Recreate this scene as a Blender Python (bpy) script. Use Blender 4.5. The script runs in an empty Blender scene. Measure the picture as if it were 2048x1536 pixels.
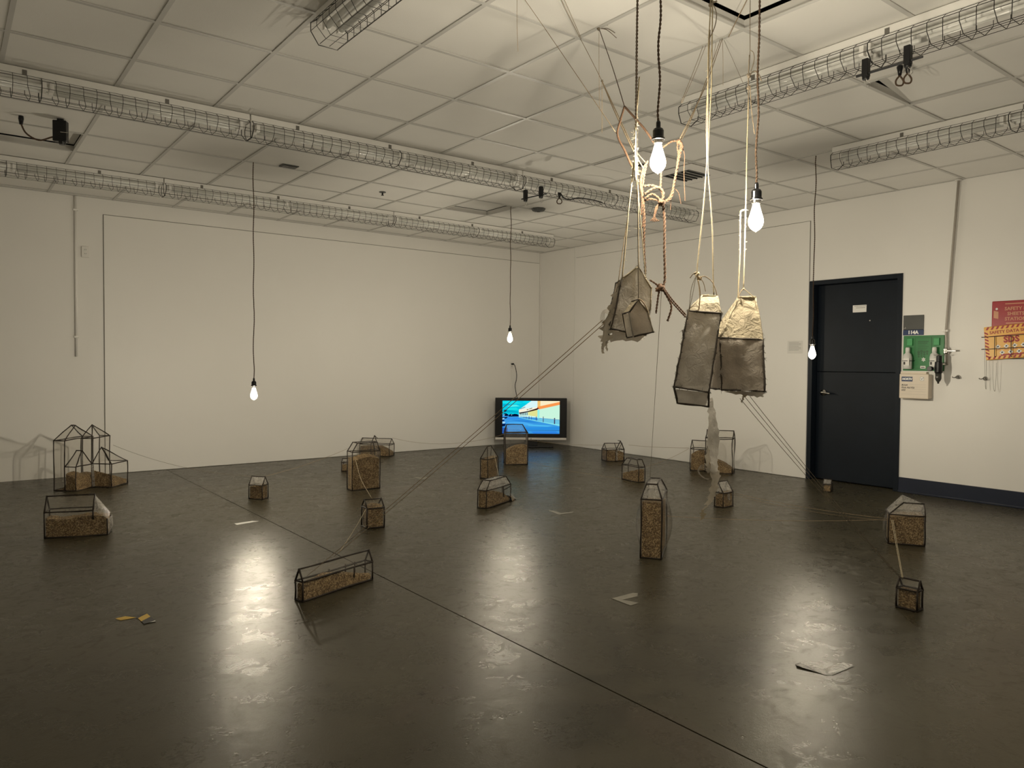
import bpy, bmesh, math, random
from mathutils import Vector, Matrix, noise as mnoise

PI = math.pi
SC = bpy.context.scene
COL = SC.collection
RNG = random.Random(7)

# ------------------------------------------------------------------ camera, world, exposure
CAM = Vector((-7.584, -9.185, 1.2586))
YAW, PITCH, ROLL, FPX = 0.917908, -0.0288109, 0.0077976, 1492.89
_f = Vector((math.cos(YAW) * math.cos(PITCH), math.sin(YAW) * math.cos(PITCH), math.sin(PITCH)))
_r = Vector((math.sin(YAW), -math.cos(YAW), 0))
_u = _r.cross(_f)
RGT = math.cos(ROLL) * _r + math.sin(ROLL) * _u
UPV = -math.sin(ROLL) * _r + math.cos(ROLL) * _u
FWD = _f
cam_data = bpy.data.cameras.new('camera')
cam_data.sensor_width = 36.0
cam_data.lens = FPX / 2048 * 36.0
cam_data.clip_start = 0.05
cam = bpy.data.objects.new('camera', cam_data)
cam.matrix_world = Matrix(((RGT.x, UPV.x, -FWD.x, CAM.x), (RGT.y, UPV.y, -FWD.y, CAM.y),
                           (RGT.z, UPV.z, -FWD.z, CAM.z), (0, 0, 0, 1)))
COL.objects.link(cam)
SC.camera = cam

world = bpy.data.worlds.new('world')
SC.world = world
world.use_nodes = True
world.node_tree.nodes['Background'].inputs[0].default_value = (0.6, 0.7, 1.0, 1)
world.node_tree.nodes['Background'].inputs[1].default_value = 0.0

SC.view_settings.view_transform = 'Standard'
SC.view_settings.look = 'None'
SC.view_settings.exposure = 0.0
SC.view_settings.gamma = 1.0
SC.view_settings.use_curve_mapping = False
SC.cycles.transparent_max_bounces = 24
SC.cycles.max_bounces = 10
SC.cycles.diffuse_bounces = 6
SC.cycles.sample_clamp_indirect = 6.0

BULB_STRENGTH = 3350.0
BULB_COLOR = (1.0, 0.92, 0.77)
SCREEN_GAIN = 1.0

# ------------------------------------------------------------------ points measured on the place
def _ray(px, py):
    return FWD + RGT * ((px - 1024) / FPX) + UPV * ((768 - py) / FPX)
def at_d(px, py, d):
    return CAM + _ray(px, py) * d
def at_z(px, py, z=0.0):
    r = _ray(px, py); return CAM + r * ((z - CAM.z) / r.z)
def at_x(px, py, x=0.0):
    r = _ray(px, py); return CAM + r * ((x - CAM.x) / r.x)
def at_y(px, py, y=0.0):
    r = _ray(px, py); return CAM + r * ((y - CAM.y) / r.y)

# ------------------------------------------------------------------ materials
def nodes_of(m):
    return m.node_tree.nodes, m.node_tree.links

def mat(name, color, rough=0.6, metal=0.0, var=0.0, scale=20.0, bump=0.0, bscale=60.0, spec=0.5, coat=0.0,
        color2=None, trans=0.0, detail=4.0):
    m = bpy.data.materials.new(name)
    m.use_nodes = True
    N, L = nodes_of(m)
    b = N['Principled BSDF']
    b.inputs['Roughness'].default_value = rough
    b.inputs['Metallic'].default_value = metal
    b.inputs['Specular IOR Level'].default_value = spec
    b.inputs['Coat Weight'].default_value = coat
    b.inputs['Base Color'].default_value = (*color, 1)
    tc = N.new('ShaderNodeTexCoord')
    if var > 0 or color2:
        nz = N.new('ShaderNodeTexNoise')
        nz.inputs['Scale'].default_value = scale
        nz.inputs['Detail'].default_value = detail
        L.new(tc.outputs['Object'], nz.inputs['Vector'])
        rp = N.new('ShaderNodeValToRGB')
        c2 = color2 or tuple(c * (1 - var) for c in color)
        rp.color_ramp.elements[0].position = 0.3
        rp.color_ramp.elements[1].position = 0.7
        rp.color_ramp.elements[0].color = (*c2, 1)
        rp.color_ramp.elements[1].color = (*color, 1)
        L.new(nz.outputs['Fac'], rp.inputs['Fac'])
        L.new(rp.outputs['Color'], b.inputs['Base Color'])
    if bump > 0:
        n2 = N.new('ShaderNodeTexNoise')
        n2.inputs['Scale'].default_value = bscale
        n2.inputs['Detail'].default_value = 4
        L.new(tc.outputs['Object'], n2.inputs['Vector'])
        bp = N.new('ShaderNodeBump')
        bp.inputs['Strength'].default_value = bump
        bp.inputs['Distance'].default_value = 0.01
        L.new(n2.outputs['Fac'], bp.inputs['Height'])
        L.new(bp.outputs['Normal'], b.inputs['Normal'])
    return m

def emit(name, color, strength):
    m = bpy.data.materials.new(name)
    m.use_nodes = True
    N, L = nodes_of(m)
    N.remove(N['Principled BSDF'])
    e = N.new('ShaderNodeEmission')
    e.inputs[0].default_value = (*color, 1)
    e.inputs[1].default_value = strength
    L.new(e.outputs[0], N['Material Output'].inputs[0])
    return m

def film_mat(name, milky, tint=(0.97, 0.96, 0.94), rough=0.07, crinkle=0.25):
    m = bpy.data.materials.new(name)
    m.use_nodes = True
    N, L = nodes_of(m)
    N.remove(N['Principled BSDF'])
    tr = N.new('ShaderNodeBsdfTransparent'); tr.inputs[0].default_value = (*tint, 1)
    gl = N.new('ShaderNodeBsdfGlossy'); gl.inputs['Roughness'].default_value = rough
    df = N.new('ShaderNodeBsdfDiffuse'); df.inputs[0].default_value = (0.78, 0.76, 0.72, 1)
    tl = N.new('ShaderNodeBsdfTranslucent'); tl.inputs[0].default_value = (0.78, 0.76, 0.72, 1)
    fr = N.new('ShaderNodeFresnel'); fr.inputs[0].default_value = 1.42
    ge = N.new('ShaderNodeNewGeometry')          # the same index seen from both faces of a thin sheet
    ix = N.new('ShaderNodeMapRange'); ix.inputs['To Min'].default_value = 1.42; ix.inputs['To Max'].default_value = 1 / 1.42
    L.new(ge.outputs['Backfacing'], ix.inputs['Value']); L.new(ix.outputs[0], fr.inputs[0])
    tc = N.new('ShaderNodeTexCoord')
    nz = N.new('ShaderNodeTexNoise'); nz.inputs['Scale'].default_value = 38; nz.inputs['Detail'].default_value = 3
    nz.inputs['Distortion'].default_value = 1.5
    L.new(tc.outputs['Object'], nz.inputs['Vector'])
    bp = N.new('ShaderNodeBump'); bp.inputs['Strength'].default_value = crinkle; bp.inputs['Distance'].default_value = 0.008
    L.new(nz.outputs['Fac'], bp.inputs['Height'])
    for n in (gl, fr): L.new(bp.outputs[0], n.inputs['Normal'])
    mm = N.new('ShaderNodeMixShader'); mm.inputs[0].default_value = 0.5
    L.new(df.outputs[0], mm.inputs[1]); L.new(tl.outputs[0], mm.inputs[2])
    m1 = N.new('ShaderNodeMixShader')
    ml = N.new('ShaderNodeMath'); ml.operation = 'MULTIPLY'; ml.inputs[1].default_value = milky * 2
    L.new(nz.outputs['Fac'], ml.inputs[0])
    L.new(ml.outputs[0], m1.inputs[0])
    L.new(tr.outputs[0], m1.inputs[1]); L.new(mm.outputs[0], m1.inputs[2])
    m2 = N.new('ShaderNodeMixShader')
    L.new(fr.outputs[0], m2.inputs[0]); L.new(m1.outputs[0], m2.inputs[1]); L.new(gl.outputs[0], m2.inputs[2])
    L.new(m2.outputs[0], N['Material Output'].inputs[0])
    return m

def cloth_mat(name, c1, c2, scale, transl=0.25, holes=0.0, bump=0.5, bscale=40):
    m = bpy.data.materials.new(name)
    m.use_nodes = True
    N, L = nodes_of(m)
    b = N['Principled BSDF']
    b.inputs['Roughness'].default_value = 0.75
    b.inputs['Specular IOR Level'].default_value = 0.3
    tc = N.new('ShaderNodeTexCoord')
    nz = N.new('ShaderNodeTexNoise'); nz.inputs['Scale'].default_value = scale; nz.inputs['Detail'].default_value = 6
    L.new(tc.outputs['Object'], nz.inputs['Vector'])
    rp = N.new('ShaderNodeValToRGB')
    rp.color_ramp.elements[0].position = 0.3; rp.color_ramp.elements[1].position = 0.72
    rp.color_ramp.elements[0].color = (*c2, 1); rp.color_ramp.elements[1].color = (*c1, 1)
    L.new(nz.outputs['Fac'], rp.inputs[0]); L.new(rp.outputs[0], b.inputs['Base Color'])
    n2 = N.new('ShaderNodeTexNoise'); n2.inputs['Scale'].default_value = bscale; n2.inputs['Detail'].default_value = 5
    n2.inputs['Distortion'].default_value = 2.0
    L.new(tc.outputs['Object'], n2.inputs['Vector'])
    bp = N.new('ShaderNodeBump'); bp.inputs['Strength'].default_value = bump; bp.inputs['Distance'].default_value = 0.012
    L.new(n2.outputs['Fac'], bp.inputs['Height']); L.new(bp.outputs[0], b.inputs['Normal'])
    tl = N.new('ShaderNodeBsdfTranslucent'); L.new(rp.outputs[0], tl.inputs[0])
    mx = N.new('ShaderNodeMixShader'); mx.inputs[0].default_value = transl
    L.new(b.outputs[0], mx.inputs[1]); L.new(tl.outputs[0], mx.inputs[2])
    out = mx
    if holes > 0:
        t = N.new('ShaderNodeBsdfTransparent')
        vo = N.new('ShaderNodeTexNoise'); vo.inputs['Scale'].default_value = 160; vo.inputs['Detail'].default_value = 2
        L.new(tc.outputs['Object'], vo.inputs['Vector'])
        mr = N.new('ShaderNodeMath'); mr.operation = 'LESS_THAN'; mr.inputs[1].default_value = holes
        L.new(vo.outputs['Fac'], mr.inputs[0])
        m3 = N.new('ShaderNodeMixShader')
        L.new(mr.outputs[0], m3.inputs[0]); L.new(mx.outputs[0], m3.inputs[1]); L.new(t.outputs[0], m3.inputs[2])
        out = m3
    L.new(out.outputs[0], N['Material Output'].inputs[0])
    return m

def grain_mat():
    m = bpy.data.materials.new('grain')
    m.use_nodes = True
    N, L = nodes_of(m)
    b = N['Principled BSDF']
    b.inputs['Roughness'].default_value = 0.7
    b.inputs['Specular IOR Level'].default_value = 0.25
    tc = N.new('ShaderNodeTexCoord')
    vo = N.new('ShaderNodeTexVoronoi'); vo.inputs['Scale'].default_value = 170
    L.new(tc.outputs['Object'], vo.inputs['Vector'])
    nz = N.new('ShaderNodeTexNoise'); nz.inputs['Scale'].default_value = 14; nz.inputs['Detail'].default_value = 5
    L.new(tc.outputs['Object'], nz.inputs['Vector'])
    sp = N.new('ShaderNodeSeparateColor'); L.new(vo.outputs['Color'], sp.inputs[0])
    ad = N.new('ShaderNodeMath'); ad.operation = 'MULTIPLY_ADD'; ad.inputs[1].default_value = 0.62; 
    L.new(sp.outputs[0], ad.inputs[0])
    m2 = N.new('ShaderNodeMath'); m2.operation = 'MULTIPLY'; m2.inputs[1].default_value = 0.42
    L.new(nz.outputs['Fac'], m2.inputs[0]); L.new(m2.outputs[0], ad.inputs[2])
    rp = N.new('ShaderNodeValToRGB')
    e = rp.color_ramp.elements
    e[0].position = 0.1; e[0].color = (0.040, 0.021, 0.009, 1)
    e[1].position = 0.95; e[1].color = (0.50, 0.37, 0.19, 1)
    k = e.new(0.5); k.color = (0.165, 0.104, 0.045, 1)
    L.new(ad.outputs[0], rp.inputs[0]); L.new(rp.outputs[0], b.inputs['Base Color'])
    bp = N.new('ShaderNodeBump'); bp.inputs['Strength'].default_value = 0.7; bp.inputs['Distance'].default_value = 0.004
    L.new(vo.outputs['Distance'], bp.inputs['Height']); L.new(bp.outputs[0], b.inputs['Normal'])
    return m

def floor_mat():
    m = bpy.data.materials.new('sealed_concrete')
    m.use_nodes = True
    N, L = nodes_of(m)
    b = N['Principled BSDF']
    tc = N.new('ShaderNodeTexCoord')
    def noise(scale, detail=5, dist=0.0, rough=0.55):
        n = N.new('ShaderNodeTexNoise'); n.inputs['Scale'].default_value = scale; n.inputs['Detail'].default_value = detail
        n.inputs['Distortion'].default_value = dist; n.inputs['Roughness'].default_value = rough
        L.new(tc.outputs['Object'], n.inputs['Vector']); return n
    def ramp(src, p0, c0, p1, c1):
        r = N.new('ShaderNodeValToRGB'); e = r.color_ramp.elements
        e[0].position = p0; e[0].color = c0; e[1].position = p1; e[1].color = c1
        L.new(src, r.inputs[0]); return r
    def mixc(fac, a, c2, mode='MIX'):
        x = N.new('ShaderNodeMixRGB'); x.blend_type = mode
        if isinstance(fac, float): x.inputs[0].default_value = fac
        else: L.new(fac, x.inputs[0])
        for i, q in ((1, a), (2, c2)):
            if isinstance(q, tuple): x.inputs[i].default_value = q
            else: L.new(q, x.inputs[i])
        return x
    big = noise(0.7, 6); mid = noise(5, 6, 0.4); fine = noise(75, 5, 1.5, 0.7)
    base = ramp(big.outputs['Fac'], 0.3, (0.042, 0.0365, 0.023, 1), 0.72, (0.058, 0.051, 0.032, 1))
    m1 = mixc(0.25, base.outputs[0], ramp(mid.outputs['Fac'], 0.3, (0.034, 0.030, 0.021, 1), 0.7, (0.064, 0.057, 0.039, 1)).outputs[0])
    # old reddish stains and dark scuffs
    st = noise(0.9, 3, 0.8); stm = ramp(st.outputs['Fac'], 0.60, (0, 0, 0, 1), 0.72, (0.35, 0.35, 0.35, 1))
    m2 = mixc(stm.outputs[0], m1.outputs[0], (0.060, 0.041, 0.033, 1))
    sc = noise(7, 6, 1.2, 0.7); scm = ramp(sc.outputs['Fac'], 0.66, (0, 0, 0, 1), 0.74, (0.55, 0.55, 0.55, 1))
    m3 = mixc(scm.outputs[0], m2.outputs[0], (0.036, 0.030, 0.024, 1))
    sp = N.new('ShaderNodeTexVoronoi'); sp.inputs['Scale'].default_value = 2.4
    L.new(tc.outputs['Object'], sp.inputs['Vector'])
    spm = ramp(sp.outputs['Distance'], 0.035, (0.85, 0.85, 0.85, 1), 0.055, (0, 0, 0, 1))
    m4 = mixc(spm.outputs[0], m3.outputs[0], (0.03, 0.024, 0.018, 1))
    # hairline cracks, as straight lines across the slab
    sep = N.new('ShaderNodeSeparateXYZ'); L.new(tc.outputs['Object'], sep.inputs[0])
    wob = noise(3, 3)
    last = m4.outputs[0]
    for (x0, y0, x1, y1, w) in CRACKS:
        dx, dy = x1 - x0, y1 - y0; ln = math.hypot(dx, dy); nx, ny = -dy / ln, dx / ln
        def lin(a, c, k):
            p = N.new('ShaderNodeMath'); p.operation = 'MULTIPLY'; p.inputs[1].default_value = a; L.new(sep.outputs[0], p.inputs[0])
            q = N.new('ShaderNodeMath'); q.operation = 'MULTIPLY_ADD'; q.inputs[1].default_value = c
            L.new(sep.outputs[1], q.inputs[0]); L.new(p.outputs[0], q.inputs[2])
            s = N.new('ShaderNodeMath'); s.operation = 'ADD'; s.inputs[1].default_value = k; L.new(q.outputs[0], s.inputs[0])
            return s
        d = lin(nx, ny, -(nx * x0 + ny * y0))
        d2 = N.new('ShaderNodeMath'); d2.operation = 'MULTIPLY_ADD'; d2.inputs[1].default_value = 0.03
        L.new(wob.outputs['Fac'], d2.inputs[0]); L.new(d.outputs[0], d2.inputs[2])
        d3 = N.new('ShaderNodeMath'); d3.operation = 'COMPARE'; d3.inputs[1].default_value = 0.015; d3.inputs[2].default_value = w
        L.new(d2.outputs[0], d3.inputs[0])
        t = lin(dx / ln, dy / ln, -(dx * x0 + dy * y0) / ln)
        t2 = N.new('ShaderNodeMath'); t2.operation = 'COMPARE'; t2.inputs[1].default_value = ln / 2; t2.inputs[2].default_value = ln / 2
        L.new(t.outputs[0], t2.inputs[0])
        k = N.new('ShaderNodeMath'); k.operation = 'MULTIPLY'; L.new(d3.outputs[0], k.inputs[0]); L.new(t2.outputs[0], k.inputs[1])
        k2 = N.new('ShaderNodeMath'); k2.operation = 'MULTIPLY'; k2.inputs[1].default_value = 0.7; L.new(k.outputs[0], k2.inputs[0])
        last = mixc(k2.outputs[0], last, (0.035, 0.03, 0.022, 1)).outputs[0]
    L.new(last, b.inputs['Base Color'])
    rr = ramp(mid.outputs['Fac'], 0.3, (0.25, 0.25, 0.25, 1), 0.75, (0.32, 0.32, 0.32, 1))
    scr = noise(11, 8, 1.5, 0.75)
    srr = ramp(scr.outputs['Fac'], 0.5, (0, 0, 0, 1), 0.68, (0.16, 0.16, 0.16, 1))
    ra = N.new('ShaderNodeMixRGB'); ra.blend_type = 'ADD'; ra.inputs[0].default_value = 1
    L.new(rr.outputs[0], ra.inputs[1]); L.new(srr.outputs[0], ra.inputs[2])
    L.new(ra.outputs[0], b.inputs['Roughness'])
    b.inputs['Specular IOR Level'].default_value = 0.27
    b.inputs['Specular Tint'].default_value = (1.0, 0.92, 0.74, 1)
    bp = N.new('ShaderNodeBump'); bp.inputs['Strength'].default_value = 0.12; bp.inputs['Distance'].default_value = 0.01
    sm = N.new('ShaderNodeMixRGB'); sm.inputs[0].default_value = 0.72
    L.new(scr.outputs['Fac'], sm.inputs[1]); L.new(fine.outputs['Fac'], sm.inputs[2])
    L.new(sm.outputs[0], bp.inputs['Height']); L.new(bp.outputs[0], b.inputs['Normal'])
    return m

CRACKS = []
for (a, b_, w) in (((340, 1177), (612, 1248), 0.004), ((400, 1106), (594, 1149), 0.0035), ((745, 1158), (1010, 1020), 0.002),
                   ((1374, 1345), (1600, 1325), 0.0025), ((1849, 1260), (2060, 1233), 0.003), ((1060, 1050), (1340, 1180), 0.002),
                   ((560, 1020), (700, 1010), 0.003), ((1240, 1060), (1480, 1030), 0.003)):
    p, q = at_z(*a), at_z(*b_)
    CRACKS.append((p.x, p.y, q.x, q.y, w))

M = {}
M['wall'] = mat('painted_wall', (0.80, 0.785, 0.755), 0.55, var=0.03, scale=1.5, bump=0.04, bscale=120)
M['board'] = mat('painted_board', (0.82, 0.805, 0.775), 0.5, var=0.025, scale=1.2, bump=0.03, bscale=90)
M['trim_white'] = mat('white_trim', (0.78, 0.76, 0.73), 0.5, var=0.03)
M['tile'] = mat('ceiling_tile', (0.80, 0.785, 0.75), 0.85, var=0.03, scale=3, bump=0.12, bscale=220)
M['tee'] = mat('ceiling_grid_metal', (0.54, 0.53, 0.505), 0.45, var=0.04, scale=8)
M['plenum'] = mat('dark_plenum', (0.05, 0.05, 0.05), 0.9, var=0.2)
M['floor'] = floor_mat()
M['joint'] = mat('floor_joint', (0.03, 0.027, 0.022), 0.8, var=0.2)
M['navy'] = mat('navy_paint', (0.006, 0.0105, 0.018), 0.42, var=0.25, scale=6, bump=0.05, bscale=40, spec=0.25)
M['navybase'] = mat('navy_vinyl', (0.008, 0.014, 0.034), 0.45, var=0.2, scale=4)
M['steel'] = mat('brushed_steel', (0.62, 0.6, 0.57), 0.25, 1.0, var=0.1, scale=60)
M['dull_steel'] = mat('dull_steel', (0.20, 0.19, 0.17), 0.5, 0.4, var=0.2, scale=60)
M['conduit'] = mat('grey_conduit', (0.42, 0.385, 0.34), 0.5, var=0.1)
M['gap_shade'] = mat('painted_gap_shade', (0.16, 0.15, 0.135), 0.8, var=0.1)  # shadow along the board edges, put into a dark colour
M['black'] = mat('black_plastic', (0.010, 0.010, 0.011), 0.3, var=0.2, scale=30, spec=0.3)
M['blackm'] = mat('matte_black_metal', (0.02, 0.02, 0.022), 0.5, 0.3, var=0.2, scale=30)
M['white_plastic'] = mat('white_plastic', (0.75, 0.74, 0.71), 0.4, var=0.02)
M['wire'] = mat('guard_wire', (0.055, 0.053, 0.048), 0.4, 0.6, var=0.2, scale=30)
M['channel'] = mat('enamel_channel', (0.80, 0.79, 0.76), 0.4, var=0.03)
M['tube'] = film_mat('clear_tube_sleeve', 0.10, rough=0.12, crinkle=0.05)
M['lamp_tube'] = mat('unlit_lamp_tube', (0.75, 0.75, 0.72), 0.25, var=0.03)
M['rod'] = mat('blackened_wire_rod', (0.028, 0.018, 0.011), 0.5, 0.2, var=0.5, scale=90, bump=0.3, bscale=200)
M['film'] = film_mat('clear_film', 0.055, crinkle=0.4)
M['milky'] = film_mat('crinkled_film', 0.36, rough=0.12, crinkle=0.9)
M['grain'] = grain_mat()
M['twine'] = mat('jute_twine', (0.36, 0.27, 0.165), 0.85, var=0.35, scale=150)
M['twine_pale'] = mat('sisal_twine', (0.40, 0.335, 0.215), 0.85, var=0.25, scale=150)
M['thread'] = mat('grey_thread', (0.22, 0.18, 0.13), 0.8, var=0.3, scale=150)
M['rope'] = mat('brown_rope', (0.092, 0.046, 0.022), 0.85, var=0.4, scale=180, bump=0.4, bscale=300)
M['cord'] = mat('braided_cord', (0.13, 0.078, 0.045), 0.7, var=0.5, scale=220, bump=0.5, bscale=400)
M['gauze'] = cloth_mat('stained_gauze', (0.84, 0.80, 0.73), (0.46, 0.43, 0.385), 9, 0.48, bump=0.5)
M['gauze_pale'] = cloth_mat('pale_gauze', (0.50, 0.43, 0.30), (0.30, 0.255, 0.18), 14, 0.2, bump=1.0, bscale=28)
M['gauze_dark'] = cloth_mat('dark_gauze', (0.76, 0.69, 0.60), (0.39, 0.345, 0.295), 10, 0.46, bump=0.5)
M['tatter'] = cloth_mat('tattered_gauze', (0.66, 0.60, 0.50), (0.38, 0.34, 0.275), 12, 0.4, holes=0.30, bump=0.4)
M['fray'] = mat('frayed_edge', (0.075, 0.060, 0.046), 0.8, var=0.4, scale=120)
M['red'] = mat('red_plastic', (0.36, 0.022, 0.03), 0.35, var=0.08)
M['yellow'] = mat('yellow_card', (0.80, 0.42, 0.05), 0.4, var=0.06)
M['tapeyellow'] = mat('yellow_tape', (0.62, 0.40, 0.05), 0.5, var=0.1, scale=40)
M['tapeblack'] = mat('black_tape', (0.02, 0.018, 0.017), 0.5, var=0.2)
M['green'] = mat('green_plastic', (0.030, 0.20, 0.062), 0.35, var=0.12, scale=10)
M['greendark'] = mat('dark_green_print', (0.015, 0.10, 0.03), 0.4, var=0.1)
M['greenlight'] = mat('green_cap', (0.06, 0.34, 0.12), 0.5, var=0.08)
M['bottle'] = mat('white_bottle', (0.62, 0.62, 0.60), 0.35, var=0.03)
M['greysign'] = mat('grey_sign', (0.072, 0.074, 0.07), 0.45, var=0.08)
M['bluesign'] = mat('blue_sign', (0.014, 0.035, 0.115), 0.4, var=0.08)
M['print_white'] = mat('white_print', (0.85, 0.84, 0.82), 0.5, var=0.01)
M['print_black'] = mat('black_print', (0.02, 0.02, 0.02), 0.5, var=0.01)
M['print_red'] = mat('red_print', (0.35, 0.012, 0.012), 0.5, var=0.01)
M['print_tan'] = mat('tan_print', (0.60, 0.30, 0.17), 0.5, var=0.01)
M['print_grey'] = mat('grey_print', (0.35, 0.34, 0.32), 0.5, var=0.01)
M['beige_box'] = mat('beige_enamel', (0.70, 0.62, 0.52), 0.4, var=0.03)
M['paper'] = mat('paper', (0.72, 0.71, 0.68), 0.7, var=0.03)
M['silver_tape'] = mat('silver_tape', (0.20, 0.19, 0.165), 0.24, 0.3, var=0.2, scale=25, bump=0.5, bscale=60)
M['dull_tape'] = mat('worn_clear_tape', (0.24, 0.225, 0.185), 0.42, var=0.15, scale=25, bump=0.2)
M['silver'] = mat('silver_plastic', (0.66, 0.63, 0.60), 0.35, 0.2, var=0.03)
M['smoke'] = mat('smoked_plastic', (0.05, 0.05, 0.045), 0.2, var=0.2)
M['orange_tip'] = mat('reddish_dust', (0.23, 0.17, 0.14), 0.8, var=0.2)
M['filament'] = emit('lit_filament', BULB_COLOR, BULB_STRENGTH)
gm = emit('bulb_glow', (1.0, 0.95, 0.84), 7.0); M['bulbglow'] = gm
N_, L_ = nodes_of(gm)
_a = N_.new('ShaderNodeAddShader'); _t = N_.new('ShaderNodeBsdfTransparent')
L_.new(N_['Emission'].outputs[0], _a.inputs[0]); L_.new(_t.outputs[0], _a.inputs[1]); L_.new(_a.outputs[0], N_['Material Output'].inputs[0])
M['bulbglass'] = film_mat('bulb_glass', 0.0, tint=(1.0, 0.97, 0.90), rough=0.02, crinkle=0.0)

# ------------------------------------------------------------------ mesh building
class MB:
    def __init__(s): s.v = []; s.f = []; s.mi = []
    def add(s, vs, fs, mi=0):
        o = len(s.v); s.v += [tuple(x) for x in vs]
        s.f += [tuple(i + o for i in f) for f in fs]; s.mi += [mi] * len(fs); return s
    def box(s, a, b, mi=0):
        (x0, y0, z0), (x1, y1, z1) = a, b
        return s.add([(x0, y0, z0), (x1, y0, z0), (x1, y1, z0), (x0, y1, z0), (x0, y0, z1), (x1, y0, z1), (x1, y1, z1), (x0, y1, z1)],
                     [(0, 3, 2, 1), (4, 5, 6, 7), (0, 1, 5, 4), (1, 2, 6, 5), (2, 3, 7, 6), (3, 0, 4, 7)], mi)
    def tube(s, pts, r, n=6, cap=True, mi=0):
        pts = [Vector(p) for p in pts]; rr = r if isinstance(r, (list, tuple)) else [r] * len(pts)
        vs = []; prev = None
        for i, p in enumerate(pts):
            t = (pts[min(i + 1, len(pts) - 1)] - pts[max(i - 1, 0)])
            t = t.normalized() if t.length > 1e-9 else Vector((0, 0, 1))
            if prev is None:
                a = t.orthogonal().normalized()
            else:
                a = prev - t * prev.dot(t); a = a.normalized() if a.length > 1e-6 else t.orthogonal().normalized()
            prev = a; b = t.cross(a)
            vs += [p + (a * math.cos(2 * PI * k / n) + b * math.sin(2 * PI * k / n)) * rr[i] for k in range(n)]
        fs = [(i * n + k, i * n + (k + 1) % n, (i + 1) * n + (k + 1) % n, (i + 1) * n + k) for i in range(len(pts) - 1) for k in range(n)]
        if cap: fs += [tuple(range(n))[::-1], tuple(range((len(pts) - 1) * n, len(pts) * n))]
        return s.add(vs, fs, mi)
    def lathe(s, prof, n=16, c=(0, 0, 0), mi=0, axis='z'):
        vs = []
        for r, z in prof:
            for k in range(n):
                x, y = r * math.cos(2 * PI * k / n), r * math.sin(2 * PI * k / n)
                vs.append((c[0] + x, c[1] + y, c[2] + z) if axis == 'z' else ((c[0] + x, c[1] + z, c[2] + y) if axis == 'y' else (c[0] + z, c[1] + x, c[2] + y)))
        fs = [(i * n + k, i * n + (k + 1) % n, (i + 1) * n + (k + 1) % n, (i + 1) * n + k) for i in range(len(prof) - 1) for k in range(n)]
        fs += [tuple(range(n))[::-1], tuple(range((len(prof) - 1) * n, len(prof) * n))]
        return s.add(vs, fs, mi)
    def grid(s, rows, mi=0):
        n = len(rows[0]); vs = [p for r in rows for p in r]
        fs = [(i * n + k, i * n + k + 1, (i + 1) * n + k + 1, (i + 1) * n + k) for i in range(len(rows) - 1) for k in range(n - 1)]
        return s.add(vs, fs, mi)
    def plate(s, poly, z0, z1, mi=0):
        n = len(poly)
        vs = [(x, y, z0) for x, y in poly] + [(x, y, z1) for x, y in poly]
        return s.add(vs, [tuple(range(n))[::-1], tuple(range(n, 2 * n))] + [(k, (k + 1) % n, n + (k + 1) % n, n + k) for k in range(n)], mi)
    def build(s, name, m, parent=None, smooth=False, bev=0.0, off=None, seg=2):
        me = bpy.data.meshes.new(name)
        vs = s.v if off is None else [(x - off[0], y - off[1], z - off[2]) for x, y, z in s.v]
        me.from_pydata(vs, [], s.f)
        ms = m if isinstance(m, (list, tuple)) else [m]
        for q in ms: me.materials.append(q)
        if len(ms) > 1:
            for p, i in zip(me.polygons, s.mi): p.material_index = i
        bm = bmesh.new(); bm.from_mesh(me)
        bmesh.ops.recalc_face_normals(bm, faces=bm.faces)
        if bev > 0:
            bmesh.ops.bevel(bm, geom=[e for e in bm.edges if len(e.link_faces) == 2 and e.calc_face_angle(0) > 0.5], offset=bev, segments=seg, affect='EDGES', profile=0.5)
        bm.to_mesh(me); bm.free()
        if smooth:
            for p in me.polygons: p.use_smooth = True
        o = bpy.data.objects.new(name, me); COL.objects.link(o)
        if parent: o.parent = parent
        return o

def tag(o, label, cat, group=None, kind=None):
    o['label'] = label; o['category'] = cat
    if group: o['group'] = group
    if kind: o['kind'] = kind
    return o
def thing(name, label, cat, loc, rz=0.0, group=None):
    o = bpy.data.objects.new(name, None); COL.objects.link(o)
    o.empty_display_size = 0.05
    o.location = loc; o.rotation_euler = (0, 0, rz)
    return tag(o, label, cat, group)
def struct(o):
    o['kind'] = 'structure'; return o
def origin_to(o, p):
    # move a top-level mesh's origin to p without moving the mesh
    p = Vector(p)
    o.data.transform(Matrix.Translation(-p)); o.location = p
    return o

def lerp(a, b, t): return Vector(a) * (1 - t) + Vector(b) * t
def sag(a, b, s, n=14):
    a, b = Vector(a), Vector(b)
    return [lerp(a, b, i / n) - Vector((0, 0, 4 * s * (i / n) * (1 - i / n))) for i in range(n + 1)]
def smooth_path(pts, k=5):
    pts = [Vector(p) for p in pts]; out = []
    for i in range(len(pts) - 1):
        p0, p1, p2, p3 = pts[max(i - 1, 0)], pts[i], pts[i + 1], pts[min(i + 2, len(pts) - 1)]
        for j in range(k):
            t = j / k
            out.append(0.5 * ((2 * p1) + (p2 - p0) * t + (2 * p0 - 5 * p1 + 4 * p2 - p3) * t * t + (3 * p1 - p0 - 3 * p2 + p3) * t ** 3))
    out.append(pts[-1]); return out
def resample(pts, step):
    out = [Vector(pts[0])]
    for a, b in zip(pts, pts[1:]):
        a, b = Vector(a), Vector(b); n = max(1, int((b - a).length / step))
        out += [lerp(a, b, (i + 1) / n) for i in range(n)]
    return out
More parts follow.
